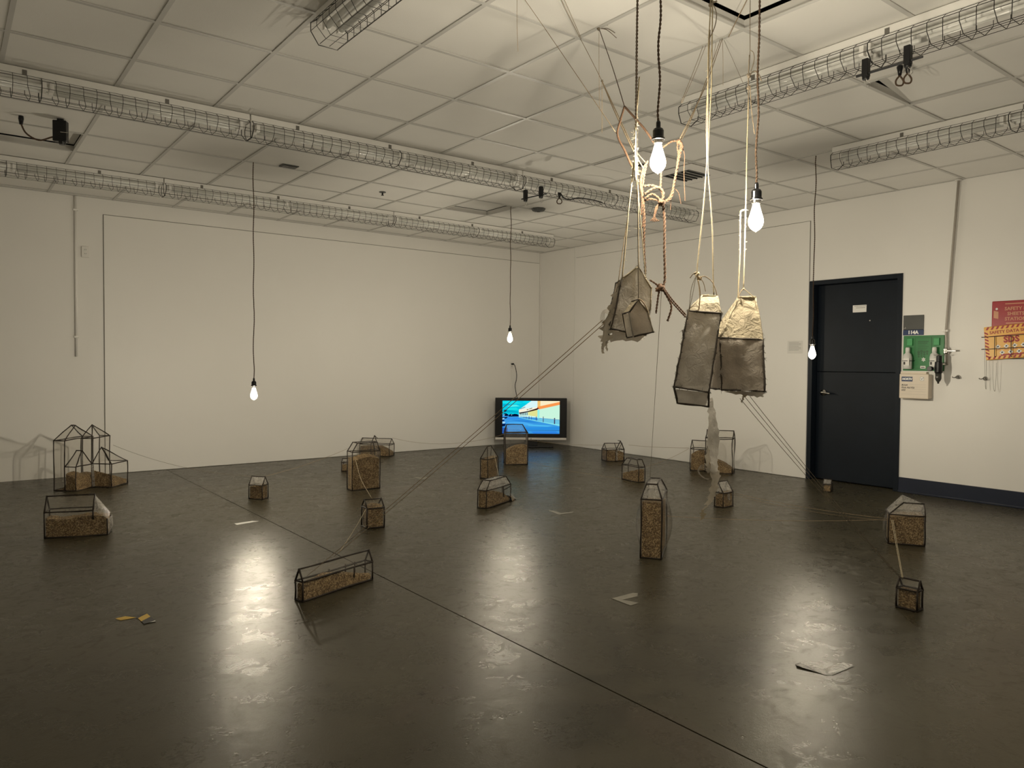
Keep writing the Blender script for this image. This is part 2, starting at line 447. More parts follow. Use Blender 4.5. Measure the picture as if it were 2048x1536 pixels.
def twist(mb, pts, r, pitch, n=5, strands=2, mi=0):
    pts = resample(pts, pitch / 8); L = 0; offs = []
    prev = None; acc = []
    for i, p in enumerate(pts):
        t = (pts[min(i + 1, len(pts) - 1)] - pts[max(i - 1, 0)]).normalized()
        if prev is None: a = t.orthogonal().normalized()
        else:
            a = prev - t * prev.dot(t); a = a.normalized() if a.length > 1e-6 else t.orthogonal().normalized()
        prev = a; b = t.cross(a)
        if i: L += (p - pts[i - 1]).length
        acc.append((p, a, b, L))
    for s in range(strands):
        ph0 = 2 * PI * s / strands
        mb.tube([p + (a * math.cos(2 * PI * l / pitch + ph0) + b * math.sin(2 * PI * l / pitch + ph0)) * r * 0.55 for p, a, b, l in acc], r * 0.62, n, True, mi)
def fibres(mb, pts, count, length, r=0.0005, mi=0):
    pts = resample(pts, 0.02)
    for _ in range(count):
        p = RNG.choice(pts); d = Vector((RNG.gauss(0, 1), RNG.gauss(0, 1), RNG.gauss(0, 0.6))).normalized()
        l = length * RNG.uniform(0.3, 1.2); e = Vector((RNG.gauss(0, 1), RNG.gauss(0, 1), RNG.gauss(0, 1))) * l * 0.25
        mb.tube([p, p + d * l * 0.5, p + d * l + e], [r, r, r * 0.6], 3, True, mi)
def fn(x, y, z, s=1.0): return mnoise.noise(Vector((x * s, y * s, z * s)))

_TXT = {}
def lettering(body, size, loc, m, parent, name='lettering', align='LEFT', rot=(PI / 2, 0, 0), bold=0.0, shear=0.0, extr=0.0004, sx=1.0):
    c = bpy.data.curves.new(name, 'FONT'); c.body = body; c.size = size; c.align_x = align; c.align_y = 'CENTER'
    c.extrude = extr; c.offset = bold; c.shear = shear; c.resolution_u = 2
    t = bpy.data.objects.new(name, c)
    COL.objects.link(t); dg = bpy.context.evaluated_depsgraph_get()
    me = bpy.data.meshes.new_from_object(t.evaluated_get(dg))
    bpy.data.objects.remove(t); bpy.data.curves.remove(c)
    me.materials.clear(); me.materials.append(m)
    o = bpy.data.objects.new(name, me); COL.objects.link(o)
    o.location = loc; o.rotation_euler = rot; o.scale = (sx, 1, 1)
    if parent: o.parent = parent
    return o

# ------------------------------------------------------------------ room shell
X0, Y0, ZC, G = -9.105, -10.428, 3.0, 0.607
TOP = 3.4
floor = struct(MB().box((X0 - .2, Y0 - .2, -0.2), (0.3, 0.3, -0.012)).build('floor', M['joint']))
MB().box((X0 - .1, Y0 - .1, -0.012), (-5.5535, 0.1, 0)).build('slab', M['floor'], floor, bev=0.001, seg=1)
MB().box((-5.5475, Y0 - .1, -0.012), (0.25, 0.1, 0)).build('slab', M['floor'], floor, bev=0.001, seg=1)

wl = struct(MB().box((X0 - .2, 0, -0.011), (0.2, 0.2, TOP)).build('wall_left', M['wall']))
MB().box((-6.165, -0.012, 0.004), (-0.035, 0, 2.826)).build('board', M['board'], wl, bev=0.0015, seg=1)
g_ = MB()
g_.box((-6.171, -0.004, 0.004), (-6.165, 0, 2.832)); g_.box((-6.165, -0.004, 2.826), (-0.035, 0, 2.832))  # thin raised strips painting the shade at the board's side and top
g_.build('board_edge_shade', M['gap_shade'], wl)
MB().box((-0.032, -0.03, 0.004), (-0.004, 0, 2.99)).build('corner_bead', M['trim_white'], wl, bev=0.003)

DY0, DY1, DZ = -5.588, -4.688, 2.128
w = MB()
w.box((0, DY1 + .05, -0.011), (0.2, 0.0, TOP)); w.box((0, Y0 - .2, -0.011), (0.2, DY0 - .05, TOP)); w.box((0, DY0 - .05, DZ + .045), (0.2, DY1 + .05, TOP))
wr = struct(w.build('wall_right', M['wall']))
MB().box((-0.012, -4.63, 0.004), (0, -0.83, 2.83)).build('board', M['board'], wr, bev=0.0015, seg=1)
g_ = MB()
g_.box((-0.003, -4.635, 2.18), (0, -4.63, 2.835)); g_.box((-0.003, -4.63, 2.83), (0, -0.83, 2.835))  # same painted edge shade for the right board
g_.build('board_edge_shade', M['gap_shade'], wr)
MB().box((-0.006, -0.80, 0.004), (0, -0.03, 2.99)).build('board', M['wall'], wr)
struct(MB().box((X0 - .2, Y0 - .2, -0.011), (0.2, Y0, TOP)).build('wall_front', M['wall']))
struct(MB().box((X0 - .2, Y0 - .2, -0.011), (X0, 0.2, TOP)).build('wall_rear', M['wall']))

bb = struct(MB().box((-0.012, Y0, 0.0), (0, DY0 - .05, 0.148)).box((-0.02, Y0, 0.0), (-0.012, DY0 - .05, 0.018)).build('baseboard_right', M['navybase'], bev=0.003))

# door, a two-leaf one set back in a steel frame
dr = bpy.data.objects.new('door_1', None); COL.objects.link(dr); struct(dr)
dr.location = (0, (DY0 + DY1) / 2, 0)
off = dr.location
fr = MB()
for y in (DY1, DY0 - .05):
    fr.box((-0.014, y, 0.0), (0.15, y + .05, DZ + .045))
fr.box((-0.014, DY0, DZ), (0.15, DY1, DZ + .045))
fr.box((0.128, DY0, 0), (0.15, DY0 + .018, DZ)); fr.box((0.128, DY1 - .018, 0), (0.15, DY1, DZ))
fr.build('door_frame', M['navy'], dr, bev=0.002, off=off)
SPL = 1.185
MB().box((0.082, DY0 + .004, SPL + .003), (0.126, DY1 - .004, DZ - .004)).build('door_leaf', M['navy'], dr, bev=0.002, off=off)
MB().box((0.082, DY0 + .004, 0.012), (0.126, DY1 - .004, SPL - .003)).build('door_leaf', M['navy'], dr, bev=0.002, off=off)
MB().box((0.15, DY0 - .04, 0.0), (0.19, DY1 + .04, DZ + .04)).build('door_backing', M['navy'], dr, off=off)
hp = at_x(1647, 785, 0.082)
h = MB()
h.lathe([(0.034, -0.012), (0.034, -0.004), (0.028, 0.0)], 20, (0.082, hp.y, hp.z), axis='x')
h.lathe([(0.012, -0.055), (0.012, -0.01)], 12, (0.082, hp.y, hp.z), axis='x')
h.tube(smooth_path([(0.03, hp.y, hp.z), (0.022, hp.y - .02, hp.z + .003), (0.022, hp.y - .06, hp.z - .002), (0.024, hp.y - .105, hp.z - .008)], 4), [0.012] * 4 + [0.011] * 5 + [0.009] * 4, 10)
h.build('door_handle', M['steel'], dr, smooth=True, off=off)
a, b = at_x(1706, 612, 0.08), at_x(1733, 623, 0.08)
np_ = MB().box((0.076, b.y, b.z - .004), (0.082, a.y, a.z + .006)).build('name_plate', M['print_white'], dr, bev=0.001, off=off)
for k, t in enumerate(('■■■■■■■■ ■■■■■', '■■■■■ ■■■■')):
    q = MB()
    for j in range(9 - 2 * k):
        yy = a.y - .018 - k * .02 - j * .014
        q.box((0.0752, yy - .010, a.z - .008 - k * .018), (0.076, yy, a.z - .001 - k * .018))
    q.build('small_print', M['print_grey'], np_, off=off)
pp = at_x(1740, 641, 0.08)
MB().lathe([(0.007, -0.004), (0.006, 0.002)], 12, (0.082, pp.y, pp.z), axis='x').build('peephole', M['steel'], dr, off=off)

# ceiling: lay-in tiles on a metal grid, a dark void above
ce = struct(MB().box((X0 - .2, Y0 - .2, TOP), (0.2, 0.2, TOP + .1)).build('ceiling', M['plenum']))
tile_me = {}
def tile(x0, y0, x1, y1, dz=0.0, rx=0.0, ry=0.0):
    key = (round(x1 - x0, 3), round(y1 - y0, 3))
    if key not in tile_me:
        sx, sy = (x1 - x0) / 2 - .003, (y1 - y0) / 2 - .003
        o = MB().box((-sx, -sy, 0), (sx, sy, 0.016)).build('tile', M['tile'], ce)
        tile_me[key] = o
    else:
        o = bpy.data.objects.new('tile', tile_me[key].data); COL.objects.link(o); o.parent = ce
    o.location = ((x0 + x1) / 2, (y0 + y1) / 2, ZC + .0005 + dz); o.rotation_euler = (rx, ry, 0)
YL = [0.0] + [-0.109 - G * k for k in range(18)]
RAISED = {(7, 12): (0.066, 0.0, 0.0), (4, 4): (0.05, 0.0, 0.0), (11, 4): (0.055, 0, 0), (4, 12): (0.048, 0.0, 0.13)}
for i in range(15):
    for j in range(18):
        y1, y0 = YL[j], YL[j + 1]
        dz, rx, ry = RAISED.get((i, j), (RNG.uniform(0, 0.0012), RNG.uniform(-.001, .001), RNG.uniform(-.001, .001)))
        tile(-G * (i + 1), y0, -G * i, y1, dz, rx, ry)
def bar(a, b):
    mb = MB()
    if a[0] == b[0]:
        x = a[0]; mb.box((x - .012, a[1], ZC - .005), (x + .012, b[1], ZC)); mb.box((x - .0015, a[1], ZC), (x + .0015, b[1], ZC + .045))
    else:
        y = a[1]; mb.box((a[0], y - .012, ZC - .0052), (b[0], y + .012, ZC)); mb.box((a[0], y - .0015, ZC), (b[0], y + .0015, ZC + .045))
    mb.build('grid_bar', M['tee'], ce)
for i in range(1, 15): bar((-G * i, Y0), (-G * i, 0))
for y in YL[1:-1]: bar((X0, y), (0, y))
e = MB()
e.box((X0, -0.022, ZC - .004), (0, 0, ZC)); e.box((-0.022, Y0, ZC - .004), (0, -0.022, ZC))
e.build('edge_angle', M['tee'], ce)

# ------------------------------------------------------------------ caged strip lights (unlit)
PROF = [(-.066, -.05), (-.098, -.075), (-.098, -.115), (-.05, -.165), (.05, -.165), (.098, -.115), (.098, -.075), (.066, -.05)]
def strip_light(axis, c, s0, s1, label, group):
    t = thing('caged_strip_light', label, 'light fixture', (((s0 + s1) / 2, c, ZC) if axis == 'x' else (c, (s0 + s1) / 2, ZC)), 0 if axis == 'x' else PI / 2, group)
    hl = (s1 - s0) / 2
    MB().box((-hl + .004, -.066, -.058), (hl - .004, .066, -.0055)).build('channel', M['channel'], t, bev=0.004)
    for k in (-1, 1):
        for h0, h1 in ((-hl + .06, -.02), (.02, hl - .06)):
            MB().tube([(h0, k * .036, -.092), (h1, k * .036, -.092)], .0165, 12).build('lamp_tube', M['lamp_tube'], t, smooth=True)
            for hx in (h0, h1): MB().box((hx - .012, k * .036 - .016, -.112), (hx + .012, k * .036 + .016, -.058)).build('lamp_holder', M['channel'], t)
    g = MB(); n = int(2 * hl / .072)
    for i in range(n + 1):
        x = -hl + .012 + i * (2 * hl - .024) / n
        zz = [(x + (.018 if 2 < q < 5 and i % 2 else 0), y, z) for q, (y, z) in enumerate(PROF)]
        g.tube(zz, .0019 if i not in (0, n, n // 2) else .0032, 4, False)
    for y, z in PROF[:-1] + [PROF[-1]]:
        g.tube([(-hl + .012, y, z), (hl - .012, y, z)], .0017, 4, False)
    g.tube([(-hl + .012, 0, -.165), (hl - .012, 0, -.165)], .0015, 4, False)
    g.build('wire_guard', M['wire'], t)
    for x in (-hl * .72, -hl * .1, hl * .55):
        MB().box((x - .012, -.07, -.05), (x + .012, -.066, -.02)).build('clip', M['dull_steel'], t)
        MB().box((x - .012, .066, -.05), (x + .012, .07, -.02)).build('clip', M['dull_steel'], t)
    return t
strip_light('x', -3.765, -8.265, -5.83, 'caged strip light at the left end of the longer ceiling row', 'caged strip lights')
strip_light('x', -3.765, -5.83, -3.385, 'caged strip light in the middle of the longer ceiling row', 'caged strip lights')
strip_light('x', -3.765, -3.385, -0.94, 'caged strip light at the far end of the longer row, above the black clamps', 'caged strip lights')
strip_light('x', -1.37, -8.30, -5.87, 'caged strip light at the left end of the row nearest the board wall', 'caged strip lights')
strip_light('x', -1.37, -5.87, -3.40, 'caged strip light crossed by the leftmost hanging cord, row nearest the board wall', 'caged strip lights')
strip_light('x', -1.37, -3.40, -0.96, 'caged strip light ending nearest the room corner', 'caged strip lights')
strip_light('y', -3.66, -8.37, -5.93, 'large caged strip light with black clamps and loop plugs under it, upper right', 'caged strip lights')
strip_light('y', -1.85, -8.39, -5.95, 'caged strip light above the door wall, lower of the two at right', 'caged strip lights')
strip_light('y', -6.02, -8.04, -5.60, 'caged strip light whose end just enters the top edge of the photo', 'caged strip lights')

# ------------------------------------------------------------------ small things on the ceiling
def ceiling_plate(cx, cy, label, dark):
    t = thing('ceiling_vent', label, 'vent', (cx, cy, ZC - .006), 0)
    MB().box((-.285, -.285, -.006), (.285, .285, 0)).build('face_plate', M['trim_white'], t, bev=0.002)
    s = dark
    m = MB()
    m.box((-s, -s, -.011), (s, s, -.0065)); m.build('duct_opening', M['smoke'], t)
    for k in range(5):
        y = -s + (k + .5) * 2 * s / 5
        MB().box((-s, y - .006, -.017), (s, y + .002, -.0115)).build('louvre', M['blackm'], t)
ceiling_plate(-2.125, -4.66, 'square white ceiling vent with a dark louvred centre, right of the lit bulb', .15)
ceiling_plate(-2.73, -4.66, 'square white ceiling vent with a small dark slot, seen behind the frayed rope', .03)
p = at_z(578, 332, ZC)
t = thing('ceiling_grille', 'small dark rectangular grille in a ceiling tile right of the leftmost cord', 'vent', (p.x, p.y, ZC), 0)
MB().box((-.075, -.05, -.008), (.075, .05, 0.0)).build('grille_frame', M['greysign'], t, bev=0.002)
for k in range(4): MB().box((-.065, -.036 + k * .022, -.012), (.065, -.026 + k * .022, -.008)).build('slat', M['smoke'], t)
p = at_z(1077, 417, ZC)
t = thing('smoke_detector', 'grey smoke detector on the ceiling right of the far cord', 'detector', (p.x, p.y, ZC), 0)
MB().lathe([(.078, 0), (.078, -.012), (.066, -.03), (.03, -.036)], 8).build('housing', M['greysign'], t)
MB().lathe([(.02, -.036), (.016, -.041)], 8).build('cap', M['smoke'], t)
p = at_z(765, 384, ZC)
t = thing('sprinkler_head', 'tiny dark sprinkler head in the ceiling between the two cage rows', 'sprinkler', (p.x, p.y, ZC), 0)
MB().lathe([(.035, 0), (.034, -.006), (.012, -.008)], 12).build('escutcheon', M['greysign'], t)
MB().lathe([(.009, -.008), (.008, -.03), (.016, -.032), (.014, -.036)], 10).build('head', M['blackm'], t)

def clamp_pair(a, b, label):
    c = (Vector(a) + Vector(b)) / 2
    t = thing('clamp_bracket', label, 'bracket', (c.x, c.y, c.z))
    for q in (a, b):
        q = Vector(q)
        MB().box((q.x - .016, q.y - .016, q.z - .045), (q.x + .016, q.y + .016, q.z + .045)).lathe([(.017, -.06), (.02, -.045)], 10, tuple(q)).build('clamp', M['black'], t, bev=0.003, off=c)
        MB().tube(smooth_path([(q.x, q.y, q.z - .058), (q.x + .012, q.y - .02, q.z - .085), (q.x - .008, q.y - .01, q.z - .1), (q.x, q.y, q.z - .06)], 4), .0014, 5).build('wire_loop', M['steel'], t, off=c)
    d = (Vector(b) - Vector(a)).normalized()
    MB().tube([Vector(a) - d * .05 - Vector((0, 0, .03)), Vector(b) + d * .07 - Vector((0, 0, .03))], .006, 8).build('bar', M['blackm'], t, off=c)
a, b = at_z(1732, 136, 2.785), at_z(1816, 110, 2.785)
clamp_pair(a, b, 'black bar with two black clamps under the large caged light at upper right')
a, b = at_z(1051, 390, 2.785), at_z(1082, 383, 2.785)
clamp_pair(a, b, 'black bar with two black clamps under the longer cage row, above the far cord')

def loop_plug(px, py, z, label, h=0.055):
    p = at_z(px, py, z)
    t = thing('loop_plug', label, 'plug', tuple(p))
    MB().lathe([(.016, 0), (.018, -.008), (.013, -.03), (.009, -h)], 12).build('plug_body', M['black'], t, smooth=True)
    MB().tube(smooth_path([(0, 0, -h), (.02, -.012, -h - .03), (.012, -.008, -h - .055), (-.014, .01, -h - .055), (-.02, .012, -h - .03), (0, 0, -h)], 4), .005, 7).build('cord_loop', M['cord'], t, smooth=True)
    return t
loop_plug(1800, 132, 2.994, 'black plug with a brown cord loop, left one beside the upper right clamps')
loop_plug(1816, 127, 2.994, 'black plug with a brown cord loop, right one touching the upper right clamp')
loop_plug(1119, 385, 2.90, 'black plug with a cord loop under the longer cage row right of the far cord', 0.05)
p0 = at_z(1122, 388, 2.85)
o = MB().tube(smooth_path([p0, at_z(1128, 396, 2.825), at_z(1140, 399, 2.82), at_z(1158, 396, 2.825), at_z(1185, 400, 2.822), at_z(1205, 405, 2.825)], 5), .006, 6).build('slack_cable', M['black'], None, True)
tag(origin_to(o, p0), 'slack black cable lying along the far cage from the loop plug', 'cable')

p = at_z(121, 238, ZC)
t = thing('junction_box', 'black box hung under the raised ceiling tile at upper left', 'box', (p.x, p.y, ZC), math.radians(-25))
MB().box((-.045, -.03, -.165), (.045, .03, -.015)).build('box_body', M['black'], t, bev=0.006)
MB().box((-.02, -.012, -.015), (.02, .012, 0)).build('mount', M['blackm'], t)
MB().lathe([(.02, -.185), (.024, -.165)], 10, (.01, 0, 0)).build('knob', M['black'], t)
MB().tube([(.02, -.032, -.10), (.02, -.06, -.11), (.07, -.07, -.115)], .003, 6).build('lever', M['steel'], t)
q = at_z(42, 232, ZC)
t2 = thing('ceiling_cable', 'brown cable with a black plug running from ceiling to the black box', 'cable', tuple(q))
MB().lathe([(.016, 0), (.018, -.02), (.011, -.06)], 12).build('plug', M['black'], t2, smooth=True)
e0 = Vector((p.x - .03, p.y - .0, ZC - .13)) - Vector(q)
MB().tube(smooth_path([(0, 0, -.055), (.03, -.01, -.12), Vector(e0) * .5 + Vector((0, 0, -.10)), Vector(e0) * .85 + Vector((0, 0, -.03)), e0], 6), .006, 7).build('cable', M['cord'], t2, True)

# ------------------------------------------------------------------ left wall things
t = thing('wall_conduit', 'thin white conduit running down the left wall beside the upper socket', 'conduit', (-6.428, 0, 1.286))
MB().tube([(-.004, -.014, 0), (-.004, -.014, 1.705)], .0125, 10).build('pipe', M['board'], t, smooth=True)
for z in (.20, 1.55): MB().box((-.028, -.028, z), (.022, 0, z + .02)).build('strap', M['board'], t, bev=0.004)
def socket(x, z, label):
    t = thing('wall_socket', label, 'socket', (x, 0, z))
    MB().box((-.036, -.018, -.058), (.036, 0, .058)).build('cover_plate', M['trim_white'], t, bev=0.003)
    for k in (-1, 1):
        rc = MB().lathe([(.017, -.021), (.017, -.017)], 14, (0, 0, k * .021), axis='y').build('receptacle', M['white_plastic'], t)
        for sx in (-.006, .006): MB().box((sx - .0013, -.0225, k * .021 - .002), (sx + .0013, -.0205, k * .021 + .007)).build('slot', M['black'], rc)
    return t
socket(-6.343, 2.408, 'white double socket high on the left wall beside the conduit')
o_ = socket(-0.592, 1.215, 'white double socket above the television with a black plug in it')
o_.location.y = -0.012
pl = at_y(1021, 732, -.03)
o = MB()
o.box((-.014, -.062, -.012), (.014, -.024, .012))
o.tube(smooth_path([(.008, -.055, 0), (.04, -.05, -.03), (.075, -.045, -.14), (.078, -.04, -.24), (.05, -.045, -.34), (.075, -.06, -.50), (.10, -.10, -.62), (.06, -.30, -.72)], 6), .0055, 7)
o = o.build('power_cord', M['black'], None, True); o.location = (-.592, -.012, 1.236)
tag(o, 'black power cord hanging from the socket to the television', 'cord')
o = MB().tube([(0, -.012, 0), (0, -.012, -.56), (.012, -.012, -1.15)], .005, 6).build('white_cable', M['board'], None, True); o.location = (-.588, -.006, 1.152)
tag(o, 'thin white cable down the wall below the socket behind the television', 'cable')

# ------------------------------------------------------------------ right wall things (local x to the photo's right, local y into the wall)
def rw(name, label, cat, y, z, group=None, x=0.0):
    return thing(name, label, cat, (x, y, z), -PI / 2, group)
# paper note
a, b = at_x(1575, 682, -.014), at_x(1605, 707, -.014)
t = rw('paper_note', 'pale printed paper note on the board left of the door', 'paper', (a.y + b.y) / 2, (a.z + b.z) / 2, x=-.012)
hw_, hh_ = (a.y - b.y) / 2, (a.z - b.z) / 2
MB().box((-hw_, -.0015, -hh_), (hw_, 0, hh_)).build('sheet', M['paper'], t)
for k in range(7):
    MB().box((-hw_ * .8, -.002, hh_ * (.72 - k * .2)), (hw_ * (.8 if k % 3 else .5), -.0015, hh_ * (.78 - k * .2))).build('text_line', M['print_grey'], t)
# grey and blue room sign
t = rw('room_sign', 'grey plastic room sign with a blue 114A band right of the door', 'sign', -5.748, 1.655)
MB().box((-.098, -.008, -.045), (.098, 0, .098)).build('upper_panel', M['greysign'], t, bev=0.004)
bp_ = MB().box((-.098, -.010, -.098), (.098, 0, -.0455)).build('number_band', M['bluesign'], t, bev=0.003)
lettering('114A', .046, (0.0, -.0105, -.072), M['print_white'], t, align='CENTER', bold=.0024)
for k in (-1, 1): MB().box((-.09 + .006 * (k + 1), -.0085, -.034), (-.084 + .006 * (k + 1), -.008, -.022 + .004 * k)).build('small_mark', M['print_grey'], t)
# eyewash station
t = rw('eyewash_station', 'green eyewash station with two white bottles right of the door', 'eyewash station', -5.848, 1.38)
MB().box((-.19, -.012, -.172), (.19, 0, .172)).build('backing_board', M['green'], t, bev=0.004)
MB().box((-.078, -.014, -.15), (.078, -.012, .152)).build('printed_panel', M['greendark'], t).scale = (1, 1, 1)
MB().box((-.074, -.0145, -.146), (.074, -.014, .148)).build('printed_panel', M['green'], t)
for k in range(7): MB().box((-.05, -.0152, .108 - k * .016), (.05 - (k % 3) * .012, -.0145, .113 - k * .016 + (.004 if k < 2 else 0))).build('text_line', M['greendark'], t)
sk = MB()
for k in range(3):
    aa = k * PI / 3
    dx, dz = math.sin(aa), math.cos(aa); px_, pz_ = dz * .004, -dx * .004
    v = [(.006 + s * dx * .018 + q * px_, -.0152, -.062 + s * dz * .02 + q * pz_) for s, q in ((-1, -1), (1, -1), (1, 1), (-1, 1))]
    sk.add(v, [(0, 1, 2, 3)])
sk.build('medical_star', M['print_white'], t)
fp = MB()
for k in range(11):
    fp.lathe([(.014 - .0006 * k, -.0153), (.012 - .0006 * k, -.0146)], 8, (-.04 + .026 * (k % 4), 0, .01 - .022 * (k // 4) + .006 * (k % 2)), axis='y')
fp.build('printed_picture', M['greendark'], t)
MB().box((-.022, -.0155, -.148), (.026, -.0148, -.124)).build('date_label', M['print_white'], t)
MB().box((-.016, -.016, -.141), (.020, -.0156, -.133)).build('label_print', M['print_black'], t)
for sx in (-.126, .122):
    MB().box((sx - .022, -.03, .075), (sx + .030, -.012, .145)).build('bottle_cap_holder', M['greenlight'], t, bev=0.004)
    bo = MB().lathe([(.038, -.155), (.041, -.14), (.041, -.04), (.034, -.012), (.019, .004), (.018, .048), (.012, .052)], 18, (sx, -.055, 0)).build('bottle', M['bottle'], t, smooth=True)
    MB().lathe([(.0205, .008), (.0205, .046), (.016, .056)], 14, (sx, -.055, 0)).build('bottle_cap', M['white_plastic'], bo, smooth=True)
    MB().box((sx - .022, -.0975, -.12), (sx + .034, -.095, -.05)).build('bottle_label', M['paper'], bo)
    MB().box((sx - .018, -.0985, -.112), (sx - .002, -.0975, -.085)).build('bottle_print', M['print_black'], bo)
    st = MB()
    st.tube([(sx + .045 * math.cos(q * PI / 12), -.055 + .045 * math.sin(q * PI / 12), -.075) for q in range(-13, 2)] + [(sx + .05, -.012, -.072)], .003, 6)
    st.build('elastic_strap', M['black'], t)
# first aid box
t = rw('first_aid_box', 'beige wall-mounted first aid kit box below the green eyewash station', 'box', -5.80, 1.058)
MB().box((-.135, -.075, -.118), (.135, 0, .118)).build('box_body', M['beige_box'], t, bev=0.008)
MB().box((-.137, -.086, -.12), (.137, -.0755, .12)).build('lid', M['beige_box'], t, bev=0.008)
MB().box((-.145, -.05, .12), (.10, -.002, .142)).build('hanging_flange', M['beige_box'], t, bev=0.003)
MB().box((-.116, -.0872, .046), (-.012, -.0861, .092)).build('logo_panel', M['bluesign'], t)
lettering('NORTH', .030, (-.065, -.0876, .069), M['print_white'], t, align='CENTER', bold=.0014, shear=.25, sx=.86)
MB().box((.058, -.0868, .056), (.094, -.0861, .092)).build('tick_box', M['print_grey'], t)
MB().box((.061, -.0872, .059), (.091, -.0869, .089)).build('tick_box', M['print_white'], t)
tk = MB()
tk.add([(.066, -.0876, .076), (.070, -.0876, .079), (.075, -.0876, .071), (.074, -.0876, .064)], [(0, 1, 2, 3)])
tk.add([(.074, -.0876, .064), (.075, -.0876, .071), (.088, -.0876, .088), (.091, -.0876, .087)], [(0, 1, 2, 3)])
tk.build('tick_mark', M['print_black'], t)
for k, s in enumerate(('BULK', 'First Aid Kit', '650')):
    lettering(s, .0235, (-.116, -.0868, .010 - k * .0245), M['print_black'], t, bold=.0004, shear=.2, sx=1.05)
for k in range(5):
    MB().box((-.05 + (-.066 if k > 3 else (.0 if k == 0 else .03)) * (1 if k != 3 else .2), -.0868, .016 - k * .0225 + (-.004 if k > 3 else 0)), (.115, -.0862, .0172 - k * .0225 + (-.004 if k > 3 else 0))).build('ruled_line', M['print_grey'], t)

# compressed air line
t = rw('air_line', 'thin steel air pipe with a lever valve and dark filter right of the eyewash station', 'pipe', -6.06, 1.40)
MB().tube([(.076, -.03, 1.59), (.03, -.03, .80), (-.002, -.03, .20), (.006, -.03, .0), (.012, -.03, -.13)], .0105, 10).build('pipe', M['conduit'], t, smooth=True)
MB().lathe([(.032, 1.584), (.03, 1.594)], 14, (.076, -.03, 0)).build('ceiling_collar', M['trim_white'], t)
MB().box((-.034, -.04, .18), (.018, 0, .20)).build('pipe_strap', M['trim_white'], t, bev=0.003)
MB().lathe([(.02, -.03), (.026, -.018), (.026, .018), (.02, .03)], 12, (.006, -.03, 0)).build('valve_body', M['steel'], t)
MB().box((.0, -.055, -.008), (.10, -.045, .008)).lathe([(.011, -.062), (.011, -.03)], 10, (.006, 0, 0), axis='y').build('lever_handle', M['steel'], t, bev=0.004)
rg = MB().lathe([(.018, -.10), (.032, -.105), (.034, -.15), (.034, -.20), (.03, -.21)], 16, (-.016, -.135, 0)).build('regulator_body', M['black'], t, smooth=False)
MB().lathe([(.027, -.21), (.027, -.262), (.018, -.285), (.010, -.292), (.008, -.308), (.004, -.31)], 16, (-.016, -.135, 0)).build('filter_bowl', M['smoke'], t, smooth=True)
MB().lathe([(.024, -.10), (.024, -.05), (.014, -.045)], 14, (-.012, -.135, 0)).build('regulator_cap', M['black'], t)
MB().lathe([(.022, -.125), (.024, -.118), (.024, -.085)], 16, (-.074, -.07, -.17), axis='y').build('pressure_gauge', M['black'], t)
MB().lathe([(.02, -.1265), (.02, -.125)], 16, (-.074, -.07, -.17), axis='y').build('gauge_face', M['greysign'], t)
MB().tube([(.012, -.03, -.12), (.004, -.085, -.125), (-.012, -.125, -.125)], .009, 8).build('elbow', M['steel'], t, smooth=True)
MB().tube([(-.06, -.135, -.040), (.035, -.135, -.040)], .003, 6).build('pin', M['steel'], t)
# coat hooks
def hook(px, py, label):
    p = at_x(px, py)
    t = rw('coat_hook', label, 'hook', p.y, p.z)
    MB().lathe([(.02, -.006), (.017, -.002), (.017, 0)], 12, axis='y').build('rose', M['dull_steel'], t)
    MB().tube(smooth_path([(0, -.004, .006), (-.002, -.03, .008), (-.012, -.045, -.004), (-.03, -.05, -.004), (-.034, -.05, .004)], 4), .0042, 7).build('prong', M['dull_steel'], t, True)
    MB().tube(smooth_path([(0, -.004, -.004), (.012, -.03, -.012), (.014, -.045, .0)], 4), .0042, 7).build('prong', M['dull_steel'], t, True)
hook(1917, 754, 'small chrome coat hook on bare wall right of the air filter')
hook(1971, 757, 'small chrome coat hook under the left hanging chain')
# red safety data sheet board
t = rw('safety_board', 'red safety data sheets station board on the wall at right edge', 'sign', -6.70, 1.61)
MB().box((-.265, -.008, -.24), (.265, 0, .235)).build('red_panel', M['red'], t, bev=0.006)
lettering('SAFETY DATA', .041, (-0.035, -.0085, .163), M['print_tan'], t, align='CENTER', bold=.0010)
lettering('SHEETS', .041, (-0.075, -.0085, .118), M['print_tan'], t, align='CENTER', bold=.0010)
lettering('STATION', .041, (-0.075, -.0085, .072), M['print_tan'], t, align='CENTER', bold=.0010)
for k in range(3):
    MB().box((-.16 + .01 * k, -.009, .204 if k == 0 else .06 - .030 * k), (.10, -.0082, .212 if k == 0 else .070 - .030 * k)).build('text_line', M['print_tan'], t)
for z in (.115, -.03):
    MB().add([(-.25, -.0085, z - .03), (-.212, -.0085, z - .04), (-.212, -.0085, z + .025), (-.25, -.0085, z + .035)], [(0, 1, 2, 3)]).build('book_symbol', M['print_tan'], t)
MB().lathe([(.010, -.013), (.008, -.008)], 10, (-.225, 0, .165), axis='y').build('screw', M['white_plastic'], t)
